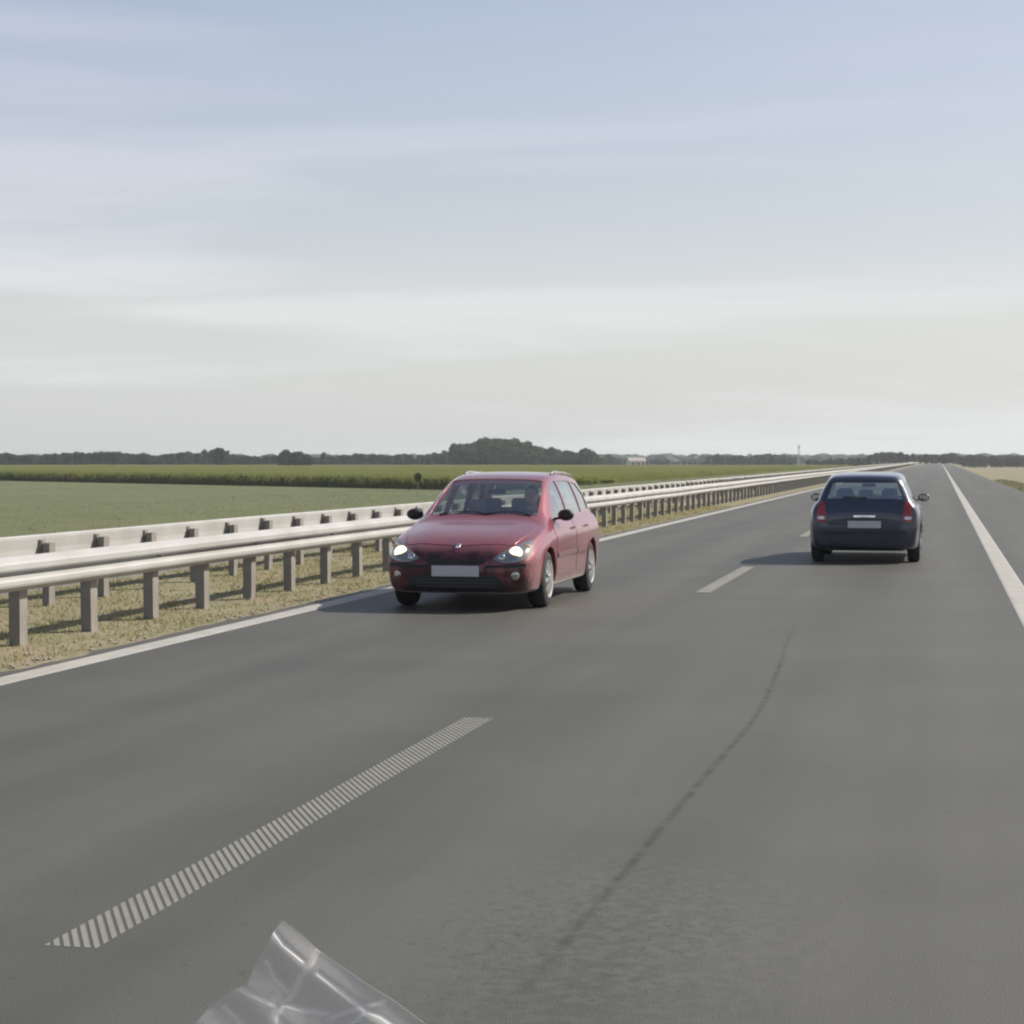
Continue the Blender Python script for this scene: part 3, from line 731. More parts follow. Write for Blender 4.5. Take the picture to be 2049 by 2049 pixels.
def wheel(parent, x, y, r, side, wdt=.195):
    w = empty('wheel', (x, y, r)); w.parent = parent
    # tyre by lathe around X
    prof_ = [(-wdt/2, r*.66), (-wdt/2-.004, r*.80), (-wdt/2+.008, r*.94), (-wdt/2+.03, r*.99), (0, r), (wdt/2-.03, r*.99), (wdt/2-.008, r*.94), (wdt/2+.004, r*.80), (wdt/2, r*.66), (0, r*.60)]
    V = []; F = []; n = 40; m_ = len(prof_)
    for i in range(n):
        a = 2*math.pi*i/n
        for (px2, rr) in prof_: V.append((px2, rr*math.cos(a), rr*math.sin(a)))
    for i in range(n):
        for j in range(m_): F.append((i*m_+j, i*m_+(j+1) % m_, ((i+1) % n)*m_+(j+1) % m_, ((i+1) % n)*m_+j))
    ty = pydata('tyre', V, F, M_rubber, w, True); shade(ty, 50)
    bm = bmesh.new(); rr = r*.67; so = side*(wdt/2-.002)
    # rim lip
    V = []; F = []; pr = [(so, rr), (so+side*.012, rr*.985), (so+side*.006, rr*.93), (so-side*.05, rr*.88), (so-side*.10, rr*.86), (so-side*.10, rr*.95)]
    for i in range(n):
        a = 2*math.pi*i/n
        for (px2, q_) in pr: V.append(bm.verts.new((px2, q_*math.cos(a), q_*math.sin(a))))
    for i in range(n):
        for j in range(len(pr)-1): bm.faces.new([V[i*6+j], V[i*6+j+1], V[((i+1) % n)*6+j+1], V[((i+1) % n)*6+j]])
    ns = 9
    for i in range(ns):
        a = 2*math.pi*i/ns+.2
        rot = Matrix.Rotation(a, 4, 'X')
        v = []
        for (rad, ww, xo) in ((.03, .022, .018), (rr*.55, .020, .012), (rr*.95, .030, .0)):
            for t in (-1, 1):
                for dpt in (0, -.03): v.append(bm.verts.new(rot @ Vector((so+side*(xo+dpt), t*ww, rad))))
        for k in (0, 4):
            A = v[k:k+4]; B = v[k+4:k+8]
            bm.faces.new([A[0], A[2], B[2], B[0]]); bm.faces.new([A[1], B[1], B[3], A[3]]); bm.faces.new([A[0], B[0], B[1], A[1]]); bm.faces.new([A[2], A[3], B[3], B[2]])
    cyl(bm, (so+side*.012, 0, 0), .05, .05, .03, 'X', 20)
    rim = bmobj('rim', bm, M_rim, w); shade(rim, 35)
    bm = bmesh.new(); cyl(bm, (so-side*.11, 0, 0), rr*.86, rr*.86, .02, 'X', 32); bmobj('brake_disc', bm, mat('brake_steel', (.12, .11, .10), .6, metal=.6) if 'brake_steel' not in bpy.data.materials else bpy.data.materials['brake_steel'], w)
    return w

def seat(parent, x, y, name='front_seat'):
    bm = bmesh.new()
    def rb(cx, cy, cz, sx, sy, sz, tilt=0):
        vs = box(bm, cx, cy, cz, sx, sy, sz, Matrix.Rotation(tilt, 4, 'X')); 
    rb(x, y, .42, .46, .46, .14); rb(x, y+.28, .72, .46, .12, .58, R(-14))
    bmesh.ops.bevel(bm, geom=bm.edges[:], offset=.04, segments=2, affect='EDGES')
    o = bmobj(name, bm, M_seat, parent); shade(o, 50)
    bm = bmesh.new(); box(bm, x, y+.37, 1.09, .25, .08, .17, Matrix.Rotation(R(-10), 4, 'X')); bmesh.ops.bevel(bm, geom=bm.edges[:], offset=.03, segments=2, affect='EDGES')
    for s in (-1, 1): cyl(bm, (x+s*.06, y+.365, .99), .006, .006, .10)
    h = bmobj('headrest', bm, M_seat, o); shade(h, 50)
    return o

def build_car(name, label, loc, rz, paint_m, lights_on, kind):
    root = empty(name, loc, rz); tag(root, label, 'car')
    dz = 0 if kind == 'wagon' else -.05
    Lr = 4.40 if kind == 'wagon' else 4.05
    #   y      zb    wl   wm    zm   wb    zbelt  wr    ztop
    ST = [
     (0.000, .27, .46, .56, .40, .52, .520, .38, .575),
     (0.020, .235, .54, .65, .41, .60, .550, .44, .610),
     (0.070, .205, .64, .745, .43, .68, .600, .49, .665),
     (0.160, .19, .71, .80, .45, .735, .655, .52, .725),
     (0.300, .18, .755, .84, .48, .765, .715, .54, .790),
     (0.500, .18, .78, .862, .52, .78, .775, .57, .848),
     (0.800, .18, .79, .873, .56, .785, .840, .60, .905),
     (1.060, .18, .80, .878, .60, .785, .885, .64, .950),
     (1.180, .18, .80, .88, .60, .785, .905, .675, .995),
     (1.400, .18, .80, .88, .61, .785, .925, .665, 1.115),
     (1.700, .18, .80, .88, .62, .785, .940, .63, 1.270),
     (1.980, .18, .80, .88, .63, .783, .950, .595, 1.395),
     (2.120, .18, .80, .88, .63, .782, .953, .585, 1.440),
     (2.350, .18, .80, .88, .63, .780, .958, .580, 1.480),
     (2.800, .18, .80, .88, .63, .778, .965, .578, 1.505),
     (Lr-1.0, .18, .80, .878, .64, .770, .975, .572, 1.495),
     (Lr-.50, .18, .79, .872, .64, .758, .985, .562, 1.465),
     (Lr-.30, .19, .78, .866, .64, .750, .988, .555, 1.435),
     (Lr-.235, .20, .775, .860, .64, .745, .985, .548, 1.390),
     (Lr-.15, .21, .765, .850, .62, .735, .970, .545, 1.200),
     (Lr-.075, .22, .74, .830, .60, .72, .935, .545, 1.020),
     (Lr-.040, .235, .72, .805, .56, .70, .86, .54, .930),
     (Lr-.010, .25, .68, .765, .52, .66, .76, .52, .820),
     (Lr+.000, .27, .64, .72, .50, .62, .70, .50, .750),
    ]
    if dz: ST = [tuple(list(s[:8])+[s[8]+(dz if s[8] > 1.2 else 0)]) for s in ST]
    V, F = loft('body', ST, 90)
    skin = Skin(V, F)
    body = pydata('body', V, F, paint_m, root)
    body.data.materials.append(M_under)
    cut = []
    # cabin hollow
    CS = []
    for s in ST:
        if 1.30 < s[0] < Lr-.28:
            CS.append((s[0], .42, .50, .56, .62, s[5]-.035, max(.80, s[6]-.03), s[7]-.045, s[8]-.05))
    VV = []
    CV, CF = loft('cavity', [(c[0], c[1], c[2], c[3], c[4], c[5], c[6], c[7], c[8]) for c in CS], 40)
    c_ = pydata('cutter', CV, CF, M_lining); cut.append(c_)
    # glass openings
    rt = 1.395+dz
    side_w = [[(1.60, .975), (2.12, rt-.045), (2.38, rt), (2.46, rt), (2.46, .985)],
              [(2.55, .985), (2.55, rt), (3.05, rt-.002), (min(3.36, Lr-.98), rt-.015), (min(3.42, Lr-.85), 1.0)],
              [(min(3.50, Lr-.76), 1.005), (min(3.45, Lr-.86), rt-.02), (Lr-.62, rt-.05), (Lr-.40, 1.20), (Lr-.37, 1.03)]]
    if kind != 'wagon': side_w[2] = [(Lr-.76, 1.01), (Lr-.86, rt-.03), (Lr-.66, rt-.06), (Lr-.50, 1.04)]
    for sgn in (-1, 1):
        for w in side_w: cut.append(prism(w, 'X', sgn*.40, sgn*1.2))
    ws = [(-.645, 1.255), (.645, 1.255), (.60, 1.75), (.545, 2.06), (-.545, 2.06), (-.60, 1.75)]
    cut.append(prism(ws, 'Z', .93, 1.7))
    rw = [(-.60, 1.03), (.60, 1.03), (.50, 1.33+dz), (-.50, 1.33+dz)]
    cut.append(prism(rw, 'Y', Lr-.6, Lr+.5))
    # wheel arches
    WB0, WB1, WR = .86, .86+(2.71 if kind == 'wagon' else 2.50), .315
    for yc in (WB0, WB1):
        for sgn in (-1, 1):
            bm = bmesh.new(); cyl(bm, (sgn*.86, yc, WR+.015), .352, .352, .56, 'X', 48); c_ = bmobj('cutter', bm, M_under); cut.append(c_)
    for c in cut:
        if not c.data.materials: c.data.materials.append(paint_m)
    boolean(body, cut)
    shade(body, 32)
    # glass
    g = skin.patch('windscreen', ws, 'Z+', M_glass, root, off=-.008, thick=.004, step=.08)
    skin.patch('rear_window', rw, 'Y+', M_tint, root, off=-.008, thick=.004, step=.08)
    for ax in ('X+', 'X-'):
        for w in side_w: skin.patch('side_window', w, ax, M_tint, root, off=-.008, thick=.004, step=.08)
    # black sun band and seals around the windscreen
    # doors
    for ax in ('X+', 'X-'):
        sg = 1 if ax == 'X+' else -1
        d1 = [(1.30, .33), (1.25, .55), (1.32, .90), (2.47, .945), (2.49, .33)]
        d2 = [(2.51, .33), (2.50, .945), (3.32 if kind == 'wagon' else 3.15, .965), (3.34 if kind == 'wagon' else 3.17, .76), (3.17 if kind == 'wagon' else 2.96, .55), (3.06 if kind == 'wagon' else 2.86, .33)]
        for w, hy in ((d1, 2.33), (d2, 3.18 if kind == 'wagon' else 3.02)):
            d_ = skin.patch('door', w, ax, paint_m, root, off=.004, thick=.010, rnd=.05, step=.05, rings=8)
            p, nn = skin.hit(ax, hy, .845)
            bm = bmesh.new(); box(bm, p.x+sg*.022, p.y, p.z, .024, .17, .026); bmesh.ops.bevel(bm, geom=bm.edges[:], offset=.009, segments=2, affect='EDGES'); bmobj('handle', bm, paint_m, d_)
            yy0, yy1 = (1.30, 2.47) if w is d1 else (2.52, 3.10 if kind == 'wagon' else 2.9)
            skin.patch('side_moulding', [(yy0, .535), (yy0, .585), (yy1, .59), (yy1, .54)], ax, mat('moulding', (.14, .08, .08), .5) if 'moulding' not in bpy.data.materials else bpy.data.materials['moulding'], d_, off=.016, thick=.012, step=.1, rings=3)
        # arch lips
        for yc in (WB0, WB1):
            bm = bmesh.new(); prv = None
            for i in range(0, 25):
                a = R(-8+196*i/24)
                u, v = yc+math.cos(a)*.362, WR+.015+math.sin(a)*.362; u2, v2 = yc+math.cos(a)*.349, WR+.015+math.sin(a)*.349
                p1, n1 = skin.hit(ax, u, max(v, .22)); p2, n2 = skin.hit(ax, u2, max(v2, .22))
                if p1 is None or p2 is None: prv = None; continue
                q = [bm.verts.new(p1+n1*.002), bm.verts.new(p1+n1*.010), bm.verts.new(p2+n2*.010), bm.verts.new(p2-Vector((sg*.03, 0, 0)))]
                if prv:
                    for j in range(3): bm.faces.new([prv[j], prv[j+1], q[j+1], q[j]])
                prv = q
            o = bmobj('wheel_arch_lip', bm, paint_m, root); shade(o, 40)
    # sill
    # bonnet panel
    skin.patch('bonnet', [(-.60, .20), (0, .13), (.60, .20), (.70, .60), (.70, 1.08), (0, 1.15), (-.70, 1.08), (-.70, .60)], 'Z+', paint_m, root, off=.005, thick=.010, rnd=.06, step=.06, rings=10)
    # front: headlights, grilles, plate, emblem
    for sg in (-1, 1):
        pol = [(sg*.40, .575), (sg*.52, .53), (sg*.70, .545), (sg*.795, .60), (sg*.80, .70), (sg*.775, .775), (sg*.70, .745), (sg*.55, .67)]
        h_ = skin.patch('headlight', pol, 'Y-', M_house, root, off=.004, thick=.012, rnd=.03, step=.03, rings=7, bulge=.004)
        for (lx, lz, r_, mm, nm) in ((.648, .638, .074, M_lamp if lights_on else M_refl, 'lamp'), (.505, .592, .042, M_refl if not lights_on else M_lamp, 'lamp'), (.745, .70, .034, M_orange, 'indicator')):
            p, nn = skin.hit('Y-', sg*lx, lz)
            n3 = (nn+Vector((0, -1.2, 0))).normalized()
            bm = bmesh.new()
            bmesh.ops.create_uvsphere(bm, u_segments=20, v_segments=10, radius=r_, matrix=Matrix.Translation(p+n3*.002) @ n3.to_track_quat('Z', 'Y').to_matrix().to_4x4() @ Matrix.Diagonal((1, 1, .35, 1)))
            mm2 = mm if nm != 'lamp' or lx > .6 else M_refl
            bmobj(nm, bm, mm2, h_, True)
        # lower lamp set in the bumper corner
        p, nn = skin.hit('Y-', sg*.66, .395); bm = bmesh.new()
        bmesh.ops.create_uvsphere(bm, u_segments=18, v_segments=8, radius=.048, matrix=Matrix.Translation(p+nn*.0) @ nn.to_track_quat('Z', 'Y').to_matrix().to_4x4() @ Matrix.Diagonal((1, 1, .3, 1)))
        bmobj('fog_lamp', bm, M_refl, root, True)
        # bumper rubbing strip, its bright end near the wheel
        skin.patch('bumper_strip', [(sg*.33, .475), (sg*.33, .505), (sg*.76, .520), (sg*.76, .485)], 'Y-', M_black, root, off=.012, thick=.016, step=.04, rings=3)
    skin.patch('lower_grille', [(-.60, .222), (.60, .222), (.54, .30), (.46, .395), (-.46, .395), (-.54, .30)], 'Y-', M_black, root, off=.004, thick=.01, rnd=.03, step=.05)
    for i in range(3):
        z = .270+.035*i
        skin.patch('grille_bar', [(-.44, z), (.44, z), (.43, z+.008), (-.43, z+.008)], 'Y-', M_dark, root, off=.012, thick=.01, step=.06, rings=2)
    skin.patch('upper_grille', [(-.31, .512), (.31, .512), (.35, .572), (-.35, .572)], 'Y-', M_black, root, off=.004, thick=.008, rnd=.01, step=.05, rings=3)
    p, nn = skin.hit('Y-', 0, .44)
    bm = bmesh.new(); box(bm, 0, p.y-.016, .44, .53, .014, .118); bmesh.ops.bevel(bm, geom=bm.edges[:], offset=.004, segments=1, affect='EDGES'); pl = bmobj('number_plate', bm, M_plate, root)
    # emblem: small upright chrome badge on the nose
    p, nn = skin.hit('Z+', 0, .13); bm = bmesh.new()
    fr = nn.to_track_quat('Z', 'Y').to_matrix().to_4x4()
    shp = [(-.030, -.040), (.0, -.052), (.030, -.040), (.036, .0), (.030, .040), (.0, .034), (-.030, .040), (-.036, 0)]
    t1 = [bm.verts.new(Matrix.Translation(p+nn*.007) @ fr @ Vector((a*.8, b_*.9, 0))) for a, b_ in shp]; t2 = [bm.verts.new(Matrix.Translation(p+nn*.018) @ fr @ Vector((a*.65, b_*.75, 0))) for a, b_ in shp]
    bm.faces.new(t2)
    for i in range(8): bm.faces.new([t1[i], t1[(i+1) % 8], t2[(i+1) % 8], t2[i]])
    bmobj('badge', bm, M_chrome, root)
    # rear: tail lamps, plate, bumper strip
    for sg in (-1, 1):
        skin.patch('tail_light', [(sg*.60, .66), (sg*.745, .66), (sg*.755, .80), (sg*.70, .99), (sg*.63, .98), (sg*.60, .80)], 'Y+', M_tail, root, off=.010, thick=.02, rnd=.03, step=.04, bulge=.006)
        skin.patch('reversing_light', [(sg*.63, .70), (sg*.735, .70), (sg*.735, .745), (sg*.63, .745)], 'Y+', M_refl, root, off=.020, thick=.02, rnd=.01, step=.04, rings=3)
    p, nn = skin.hit('Y+', 0, .62)
    bm = bmesh.new(); box(bm, 0, p.y+.014, .62, .52, .012, .112); bmobj('number_plate', bm, M_plate, root)
    skin.patch('rear_bumper_strip', [(-.66, .46), (.66, .46), (.66, .51), (-.66, .51)], 'Y+', M_black, root, off=.012, thick=.016, step=.06, rings=3)
    tg = skin.patch('tailgate', [(-.585, .60), (.585, .60), (.60, .80), (.575, .985), (-.575, .985), (-.60, .80)], 'Y+', paint_m, root, off=.005, thick=.012, rnd=.05, step=.05, rings=8)
    bm = bmesh.new(); pw_, nw_ = skin.hit('Y+', .0, 1.03); box(bm, .0, pw_.y+.012, 1.035, .05, .03, .05); box(bm, .17, pw_.y+.012, 1.055, .34, .012, .014, Matrix.Rotation(R(-4), 4, 'Y')); bmobj('rear_wiper', bm, M_black, root)
    skin.patch('tailgate_handle', [(-.17, .735), (.17, .735), (.17, .765), (-.17, .765)], 'Y+', M_chrome, root, off=.014, thick=.014, rings=3)
    # wipers
    for (xa, xb) in ((-.50, .05), (.05, .58)):
        bm = bmesh.new(); k = 10; prev = None
        for i in range(k+1):
            t = i/k; xx_ = xa+(xb-xa)*t; yy_ = 1.235+.05*math.sin(t*3.1); p, nn = skin.hit('Z+', xx_, yy_)
            q = [bm.verts.new(p+nn*.004+Vector((0, -.008, 0))), bm.verts.new(p+nn*.018), bm.verts.new(p+nn*.004+Vector((0, .008, 0)))]
            if prev:
                for j in range(2): bm.faces.new([prev[j], prev[j+1], q[j+1], q[j]])
            prev = q
        bmobj('wiper', bm, M_black, root)
    # mirrors
    for sg in (-1, 1):
        bm = bmesh.new()
        bmesh.ops.create_uvsphere(bm, u_segments=20, v_segments=12, radius=1, matrix=Matrix.Translation((sg*.905, 1.66, 1.01)) @ Matrix.Rotation(sg*R(-12), 4, 'Z') @ Matrix.Diagonal((.100, .060, .068, 1)))
        for v in bm.verts:
            if v.co.y > 1.685: v.co.y = 1.685
        box(bm, sg*.835, 1.68, .975, .13, .05, .030, Matrix.Rotation(sg*R(-10), 4, 'Y'))
        o = bmobj('door_mirror', bm, M_black if kind == 'wagon' else paint_m, root); shade(o, 45)
        bm = bmesh.new(); box(bm, sg*.905, 1.690, 1.01, (.14), .006, .08); bmobj('mirror_glass', bm, M_mirror, o)
    # roof rails (wagon)
    if kind == 'wagon':
        for sg in (-1, 1):
            bm = bmesh.new(); ring_prev = None; k = 30
            for i in range(k+1):
                t = i/k; yy_ = 2.62+1.40*t; p, nn = skin.hit('Z+', sg*.53, yy_); lift = .016*min(1, min(t, 1-t)*12)
                c = p+Vector((0, 0, .004+lift)); ring_ = [bm.verts.new(c+Vector((.013*math.cos(a), 0, .011*math.sin(a)))) for a in [j*math.pi/4 for j in range(8)]]
                if ring_prev:
                    for j in range(8): bm.faces.new([ring_prev[j], ring_prev[(j+1) % 8], ring_[(j+1) % 8], ring_[j]])
                ring_prev = ring_
            for yy_ in (2.9, 3.45):
                p, nn = skin.hit('Z+', sg*.53, yy_); box(bm, p.x, p.y, p.z+.02, .02, .07, .045)
            o = bmobj('roof_rail', bm, mat('rail_alu', (.42, .42, .43), .4, metal=.6) if 'rail_alu' not in bpy.data.materials else bpy.data.materials['rail_alu'], root); shade(o, 50)
    # wheels
    for yc in (WB0, WB1):
        for sg in (-1, 1): wheel(root, sg*.765, yc, WR, sg)
    # interior
    bm = bmesh.new(); box(bm, 0, 1.52, .84, 1.20, .34, .16, Matrix.Rotation(R(-12), 4, 'X')); bmesh.ops.bevel(bm, geom=bm.edges[:], offset=.03, segments=2, affect='EDGES'); box(bm, 0, 1.60, .60, 1.10, .25, .34)
    bmobj('dashboard', bm, M_dash, root)
    for sg in (-1, 1): seat(root, sg*.36, 2.25)
    bm = bmesh.new(); box(bm, 0, 3.02, .50, 1.08, .46, .16); box(bm, 0, 3.28, .78, 1.08, .12, .56, Matrix.Rotation(R(-14), 4, 'X')); bmesh.ops.bevel(bm, geom=bm.edges[:], offset=.035, segments=2, affect='EDGES')
    rs = bmobj('rear_seat', bm, M_seat, root)
    for hx in (-.36, 0, .36):
        bm = bmesh.new(); box(bm, hx, 3.37, 1.10, .23, .07, .14); bmesh.ops.bevel(bm, geom=bm.edges[:], offset=.025, segments=2, affect='EDGES'); bmobj('headrest', bm, M_seat, rs)
    # steering wheel on the car's left
    bm = bmesh.new(); ctr = Vector((.36, 1.83, .90)); ax_ = Vector((0, 1, .45)).normalized(); fr = ax_.to_track_quat('Z', 'Y').to_matrix()
    nseg = 28; vs = []
    for i in range(nseg):
        a = 2*math.pi*i/nseg; c = Vector((math.cos(a), math.sin(a), 0)); ring_ = []
        for j in range(8):
            b_ = 2*math.pi*j/8; ring_.append(bm.verts.new(ctr+fr @ (c*(.185+.014*math.cos(b_))+Vector((0, 0, .014*math.sin(b_))))))
        vs.append(ring_)
    for i in range(nseg):
        for j in range(8): bm.faces.new([vs[i][j], vs[(i+1) % nseg][j], vs[(i+1) % nseg][(j+1) % 8], vs[i][(j+1) % 8]])
    rm = fr.to_4x4()
    bmesh.ops.create_cube(bm, size=1, matrix=Matrix.Translation(ctr) @ rm @ Matrix.Diagonal((.36, .04, .015, 1)))
    bmesh.ops.create_cone(bm, cap_ends=True, segments=16, radius1=.06, radius2=.05, depth=.05, matrix=Matrix.Translation(ctr) @ rm)
    bmobj('steering_wheel', bm, M_black, root)
    # interior mirror
    bm = bmesh.new(); box(bm, 0, 2.02, 1.27+dz, .22, .02, .06); bmobj('rear_view_mirror', bm, M_black, root)
    return root, skin

M_red = paint('dull_red_paint', (.27, .052, .070), (.22, .042, .055), sheen_w=.22)
M_navy = paint('dark_blue_paint', (.03, .04, .07), (.025, .035, .06))
CAR = (-5.14, 20.55, 0)
red, red_skin = build_car('estate_car', 'dull red estate car with lit headlights and roof rails, front towards us beside the guardrail', CAR, 0, M_red, True, 'wagon')
# dark car driving away in our lane; its own front points to +Y
b2, b2_skin = build_car('hatchback', 'dark blue hatchback seen from behind at the right, its shadow on the lane line', (-1.17, 31.5+4.05, 0), math.pi, M_navy, False, 'hatch')

# ------------------------------------------------------------------ driver of the red car
def driver(loc):
    sk = [  # index: position (car local), radius
        ((.36, 2.30, .55), .15), ((.36, 2.36, .75), .145), ((.36, 2.40, .95), .165), ((.36, 2.38, 1.05), .075), ((.36, 2.36, 1.12), .055),     # 0-4 spine, neck
        ((.53, 2.36, 1.00), .065), ((.60, 2.16, .80), .048), ((.50, 1.88, .96), .034), ((.48, 1.84, 1.00), .030),  # 5-8 left arm
        ((.19, 2.36, 1.00), .065), ((.12, 2.16, .80), .048), ((.22, 1.88, .96), .034), ((.24, 1.84, 1.00), .030),  # 9-12 right arm
        ((.46, 2.05, .56), .085), ((.46, 1.80, .58), .07), ((.26, 2.05, .56), .085), ((.26, 1.80, .58), .07)]
    E = [(0, 1), (1, 2), (2, 3), (3, 4), (2, 5), (5, 6), (6, 7), (7, 8), (2, 9), (9, 10), (10, 11), (11, 12), (0, 13), (13, 14), (0, 15), (15, 16)]
    me = bpy.data.meshes.new('person'); me.from_pydata([p for p, r in sk], E, []); me.update()
    o = bpy.data.objects.new('tmp', me); COL.objects.link(o)
    md = o.modifiers.new('s', 'SKIN'); 
    lay = me.skin_vertices[0] if me.skin_vertices else None
    if lay is None:
        bm = bmesh.new(); bm.from_mesh(me); bm.verts.layers.skin.verify(); bm.to_mesh(me); bm.free(); lay = me.skin_vertices[0]
    for i, (p, r) in enumerate(sk): lay.data[i].radius = (r, r)
    lay.data[0].use_root = True
    o.modifiers.new('d', 'SUBSURF').levels = 1
    dg = bpy.context.evaluated_depsgraph_get(); dg.update(); m2 = bpy.data.meshes.new_from_object(o.evaluated_get(dg)); bpy.data.objects.remove(o)
    bm = bmesh.new(); bm.from_mesh(m2)
    # head with face
    hc = Vector((.36, 2.33, 1.22))
    vs = bmesh.ops.create_uvsphere(bm, u_segments=24, v_segments=16, radius=1, matrix=Matrix.Translation(hc) @ Matrix.Diagonal((.078, .098, .118, 1)))['verts']
    for v in vs:
        d = v.co-hc
        if d.y < 0 and d.z < 0: v.co.x = hc.x+d.x*(1+d.z*2.0)
        if d.y < -.05 and abs(d.x) < .016 and -.045 < d.z < .02: v.co.y -= .022*(1-abs(d.x)/.016)
        if d.y < -.05 and .015 < abs(d.x) < .05 and .0 < d.z < .03: v.co.y += .008
    for s in (-1, 1): bmesh.ops.create_uvsphere(bm, u_segments=8, v_segments=6, radius=1, matrix=Matrix.Translation((hc.x+s*.08, hc.y+.01, hc.z-.005)) @ Matrix.Diagonal((.012, .022, .032, 1)))
    # hands: palm with fingers curled round the wheel
    for sx, hx in ((1, .49), (-1, .23)):
        base = Vector((hx, 1.835, 1.005))
        bmesh.ops.create_uvsphere(bm, u_segments=10, v_segments=8, radius=1, matrix=Matrix.Translation(base) @ Matrix.Diagonal((.038, .045, .022, 1)))
        for k in range(4):
            p = base+Vector(((k-1.5)*.018, -.04, .010)); ln = (.026, .032, .03, .024)[k]
            bmesh.ops.create_cone(bm, cap_ends=True, segments=8, radius1=.0085, radius2=.008, depth=ln, matrix=Matrix.Translation(p+Vector((0, -ln/2, 0))) @ Matrix.Rotation(R(80), 4, 'X'))
            bmesh.ops.create_cone(bm, cap_ends=True, segments=8, radius1=.008, radius2=.0065, depth=.03, matrix=Matrix.Translation(p+Vector((0, -ln-.004, -.014))))
        bmesh.ops.create_cone(bm, cap_ends=True, segments=8, radius1=.010, radius2=.008, depth=.05, matrix=Matrix.Translation(base+Vector((-sx*.04, -.02, 0))) @ Matrix.Rotation(R(60), 4, 'X') @ Matrix.Rotation(R(-sx*30), 4, 'Y'))
    r_ = bmobj('person', bm, mat('skin_tone', (.42, .26, .19), .6), None, True)
    me = r_.data; me.materials.append(mat('driver_shirt', (.10, .14, .22), .9)); me.materials.append(mat('driver_trousers', (.06, .06, .08), .9))
    for p in me.polygons:
        c = p.center
        if c.z < .62 and c.y < 2.2 or c.z < .58: p.material_index = 2
        elif c.z < 1.06 and not (c.y < 2.02): p.material_index = 1
        elif c.y < 2.02 and c.z < .9: p.material_index = 1
    r_.location = loc; tag(r_, 'driver in dim blue shirt behind the wheel of the red car, hands on the wheel', 'person')
    bm = bmesh.new(); vs = bmesh.ops.create_uvsphere(bm, u_segments=20, v_segments=14, radius=1, matrix=Matrix.Translation(hc+Vector((0, .012, .018))) @ Matrix.Diagonal((.084, .098, .112, 1)))['verts']
    bmesh.ops.delete(bm, geom=[v for v in bm.verts if (v.co.y < hc.y-.045 and v.co.z < hc.z+.07) or v.co.z < hc.z-.05], context='VERTS')
    bmobj('hair', bm, mat('dark_hair', (.03, .022, .018), .6), r_, True)
driver(CAR)

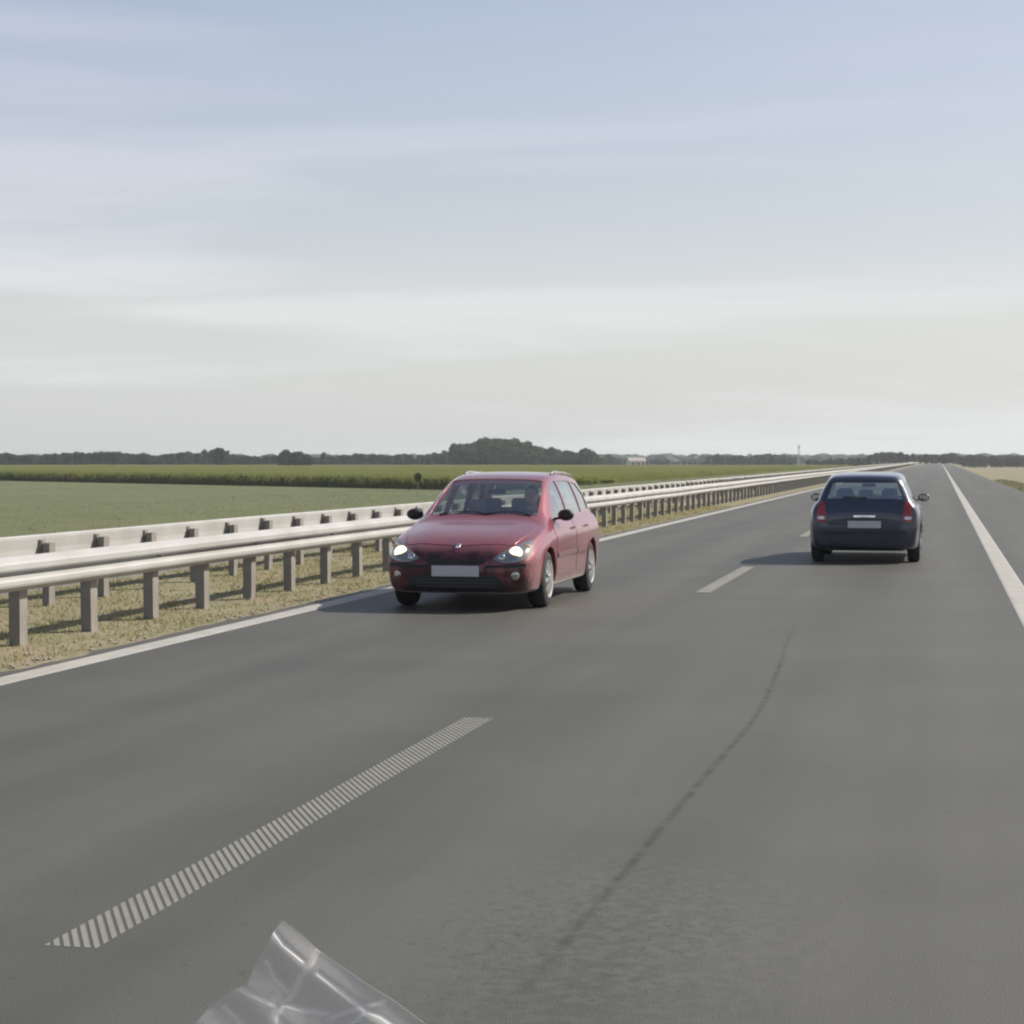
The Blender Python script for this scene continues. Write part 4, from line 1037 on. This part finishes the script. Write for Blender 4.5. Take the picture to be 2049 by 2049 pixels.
# ------------------------------------------------------------------ crumpled cellophane on the dashboard of the camera car
def film():
    fwd = Vector((-math.sin(YAW), math.cos(YAW), 0)); right = Vector((math.cos(YAW), math.sin(YAW), 0)); up = Vector((0, 0, 1))
    D0 = .96
    def W_(px, py, lean=0.0):
        # a sheet leaning back from the camera; stands on the dashboard 0.31 m below eye height
        a = (px-1024.5)/3900; b_ = (py-920)/3900
        D = D0+(.30-b_*1.0)*.55          # the higher the point the farther back
        return Vector((0, 0, CAM_H))+fwd*D+right*(a*D)-up*(b_*D)
    fold = [[(547, 1873), (565, 1897), (604, 1928)], [(636, 1906), (625, 1930), (601, 1961), (585, 1995), (567, 2016), (555, 2042), (548, 2085)], [(637, 1955), (684, 1992), (731, 2031), (762, 2044), (800, 2072)],
            [(567, 2016), (606, 2026), (650, 2034)], [(466, 1982), (503, 2000), (549, 2021)], [(530, 1930), (548, 1965), (575, 1990)], [(555, 2042), (563, 2058), (590, 2090)], [(660, 2044), (700, 2030), (731, 2020), (768, 2010)], [(445, 2022), (470, 2045), (490, 2075)], [(731, 2031), (700, 2060), (680, 2090)]]
    wts = [1, .9, .8, .7, 1.0, .6, 1, .55, .7, .5]
    left = [(562, 1847), (544, 1871), (520, 1915), (490, 1977), (459, 1990), (425, 2013), (380, 2060), (350, 2110)]
    rgt = [(562, 1847), (600, 1874), (637, 1907), (690, 1944), (735, 1977), (790, 2012), (834, 2044), (900, 2092), (925, 2110)]
    lx = lambda y: np.interp(y, [p[1] for p in left], [p[0] for p in left]); rx = lambda y: np.interp(y, [p[1] for p in rgt], [p[0] for p in rgt])
    nv, nu = 110, 130; V = []; F = []; CZ = []
    def seg(p, a, b_):
        a = np.array(a, float); b_ = np.array(b_, float); d = b_-a; t = np.clip(((p-a)@d)/(d@d), 0, 1); return np.linalg.norm(p-(a+t*d))
    for j in range(nv+1):
        y = 1847.5+(2112-1847.5)*(j/nv)
        for i in range(nu+1):
            x = float(lx(y)+(rx(y)-lx(y))*i/nu); P = np.array((x, y)); hgt = 0; cz = 0
            for fl, w in zip(fold, wts):
                d = min(seg(P, fl[k], fl[k+1]) for k in range(len(fl)-1)); hgt += w*(.00015*math.exp(-(d/5.0)**2)+.0016*math.exp(-d/26)); cz = max(cz, w*(math.exp(-(d/3.6)**2)+.20*math.exp(-d/16)))
            hgt += .0022*math.sin(x*.021+y*.013)+.0016*math.sin(x*.034-y*.041+1)
            V.append(W_(x, y)-fwd*hgt+up*hgt*.2); CZ.append(min(1, cz))
    n = nu+1
    for j in range(nv):
        for i in range(nu): F.append((j*n+i, j*n+i+1, (j+1)*n+i+1, (j+1)*n+i))
    m = bpy.data.materials.new('clear_film'); m.use_nodes = True; nn = m.node_tree.nodes; l = m.node_tree.links; nn.clear()
    o = nn.new('ShaderNodeOutputMaterial'); t = nn.new('ShaderNodeBsdfTransparent'); t.inputs[0].default_value = (.95, .95, .97, 1)
    dfu = nn.new('ShaderNodeBsdfTranslucent'); dfu.inputs[0].default_value = (.88, .88, .88, 1)
    g = nn.new('ShaderNodeBsdfGlossy'); g.inputs['Roughness'].default_value = .16; g.inputs[0].default_value = (.95, .95, 1, 1)
    a1 = nn.new('ShaderNodeMixShader'); at = nn.new('ShaderNodeAttribute'); at.attribute_name = 'crease_white'; mr = nn.new('ShaderNodeMath'); mr.operation = 'MULTIPLY_ADD'; mr.inputs[1].default_value = .85; mr.inputs[2].default_value = .19; l.new(at.outputs['Fac'], mr.inputs[0]); l.new(mr.outputs[0], a1.inputs[0]); l.new(t.outputs[0], a1.inputs[1]); l.new(dfu.outputs[0], a1.inputs[2])
    fr = nn.new('ShaderNodeFresnel'); fr.inputs[0].default_value = 1.4
    ge = nn.new('ShaderNodeNewGeometry'); iv = nn.new('ShaderNodeMath'); iv.operation = 'SUBTRACT'; iv.inputs[0].default_value = 1; l.new(ge.outputs['Backfacing'], iv.inputs[1])
    mb = nn.new('ShaderNodeMath'); mb.operation = 'MULTIPLY'; l.new(fr.outputs[0], mb.inputs[0]); l.new(iv.outputs[0], mb.inputs[1])
    a2 = nn.new('ShaderNodeMixShader'); l.new(mb.outputs[0], a2.inputs[0]); l.new(a1.outputs[0], a2.inputs[1]); l.new(g.outputs[0], a2.inputs[2]); l.new(a2.outputs[0], o.inputs[0])
    me = bpy.data.meshes.new('plastic_wrapper'); me.from_pydata(V, [], F); me.update()
    ca = me.attributes.new('crease_white', 'FLOAT', 'POINT'); ca.data.foreach_set('value', CZ)  # film painted whiter along the creases
    f_ = link('plastic_wrapper', me, m, None, True)
    sm = f_.modifiers.new('t', 'SOLIDIFY'); sm.thickness = .0004
    tag(f_, 'crumpled clear plastic wrapper with bright creases, pointed corner up, close to us at lower left', 'wrapper')
    # the shelf it leans on, below the picture
    bm = bmesh.new(); c = Vector((0, 0, CAM_H-.345))+fwd*.86+right*(-.05)
    box(bm, c.x, c.y, c.z, 1.3, .34, .06, Matrix.Rotation(YAW, 4, 'Z')); bmesh.ops.bevel(bm, geom=bm.edges[:], offset=.02, segments=3, affect='EDGES')
    d = bmobj('dashboard', bm, M_dash); tag(d, 'dark dashboard shelf under the plastic wrapper, below the view', 'dashboard')
film()

# ------------------------------------------------------------------ haze
def haze():
    bm = bmesh.new(); box(bm, 0, 1370, 7.75, 5400, 2900, 20.5)
    m = bpy.data.materials.new('air'); m.use_nodes = True; n = m.node_tree.nodes; n.clear()
    o = n.new('ShaderNodeOutputMaterial'); v = n.new('ShaderNodeVolumePrincipled'); v.inputs['Color'].default_value = (.90, .94, 1, 1); v.inputs['Density'].default_value = HAZE; v.inputs['Anisotropy'].default_value = .3
    m.node_tree.links.new(v.outputs[0], o.inputs['Volume'])
    h = bmobj('haze', bm, m); tag(h, 'thin summer haze over the fields', 'haze', kind='stuff')
HAZE = .00021
haze()
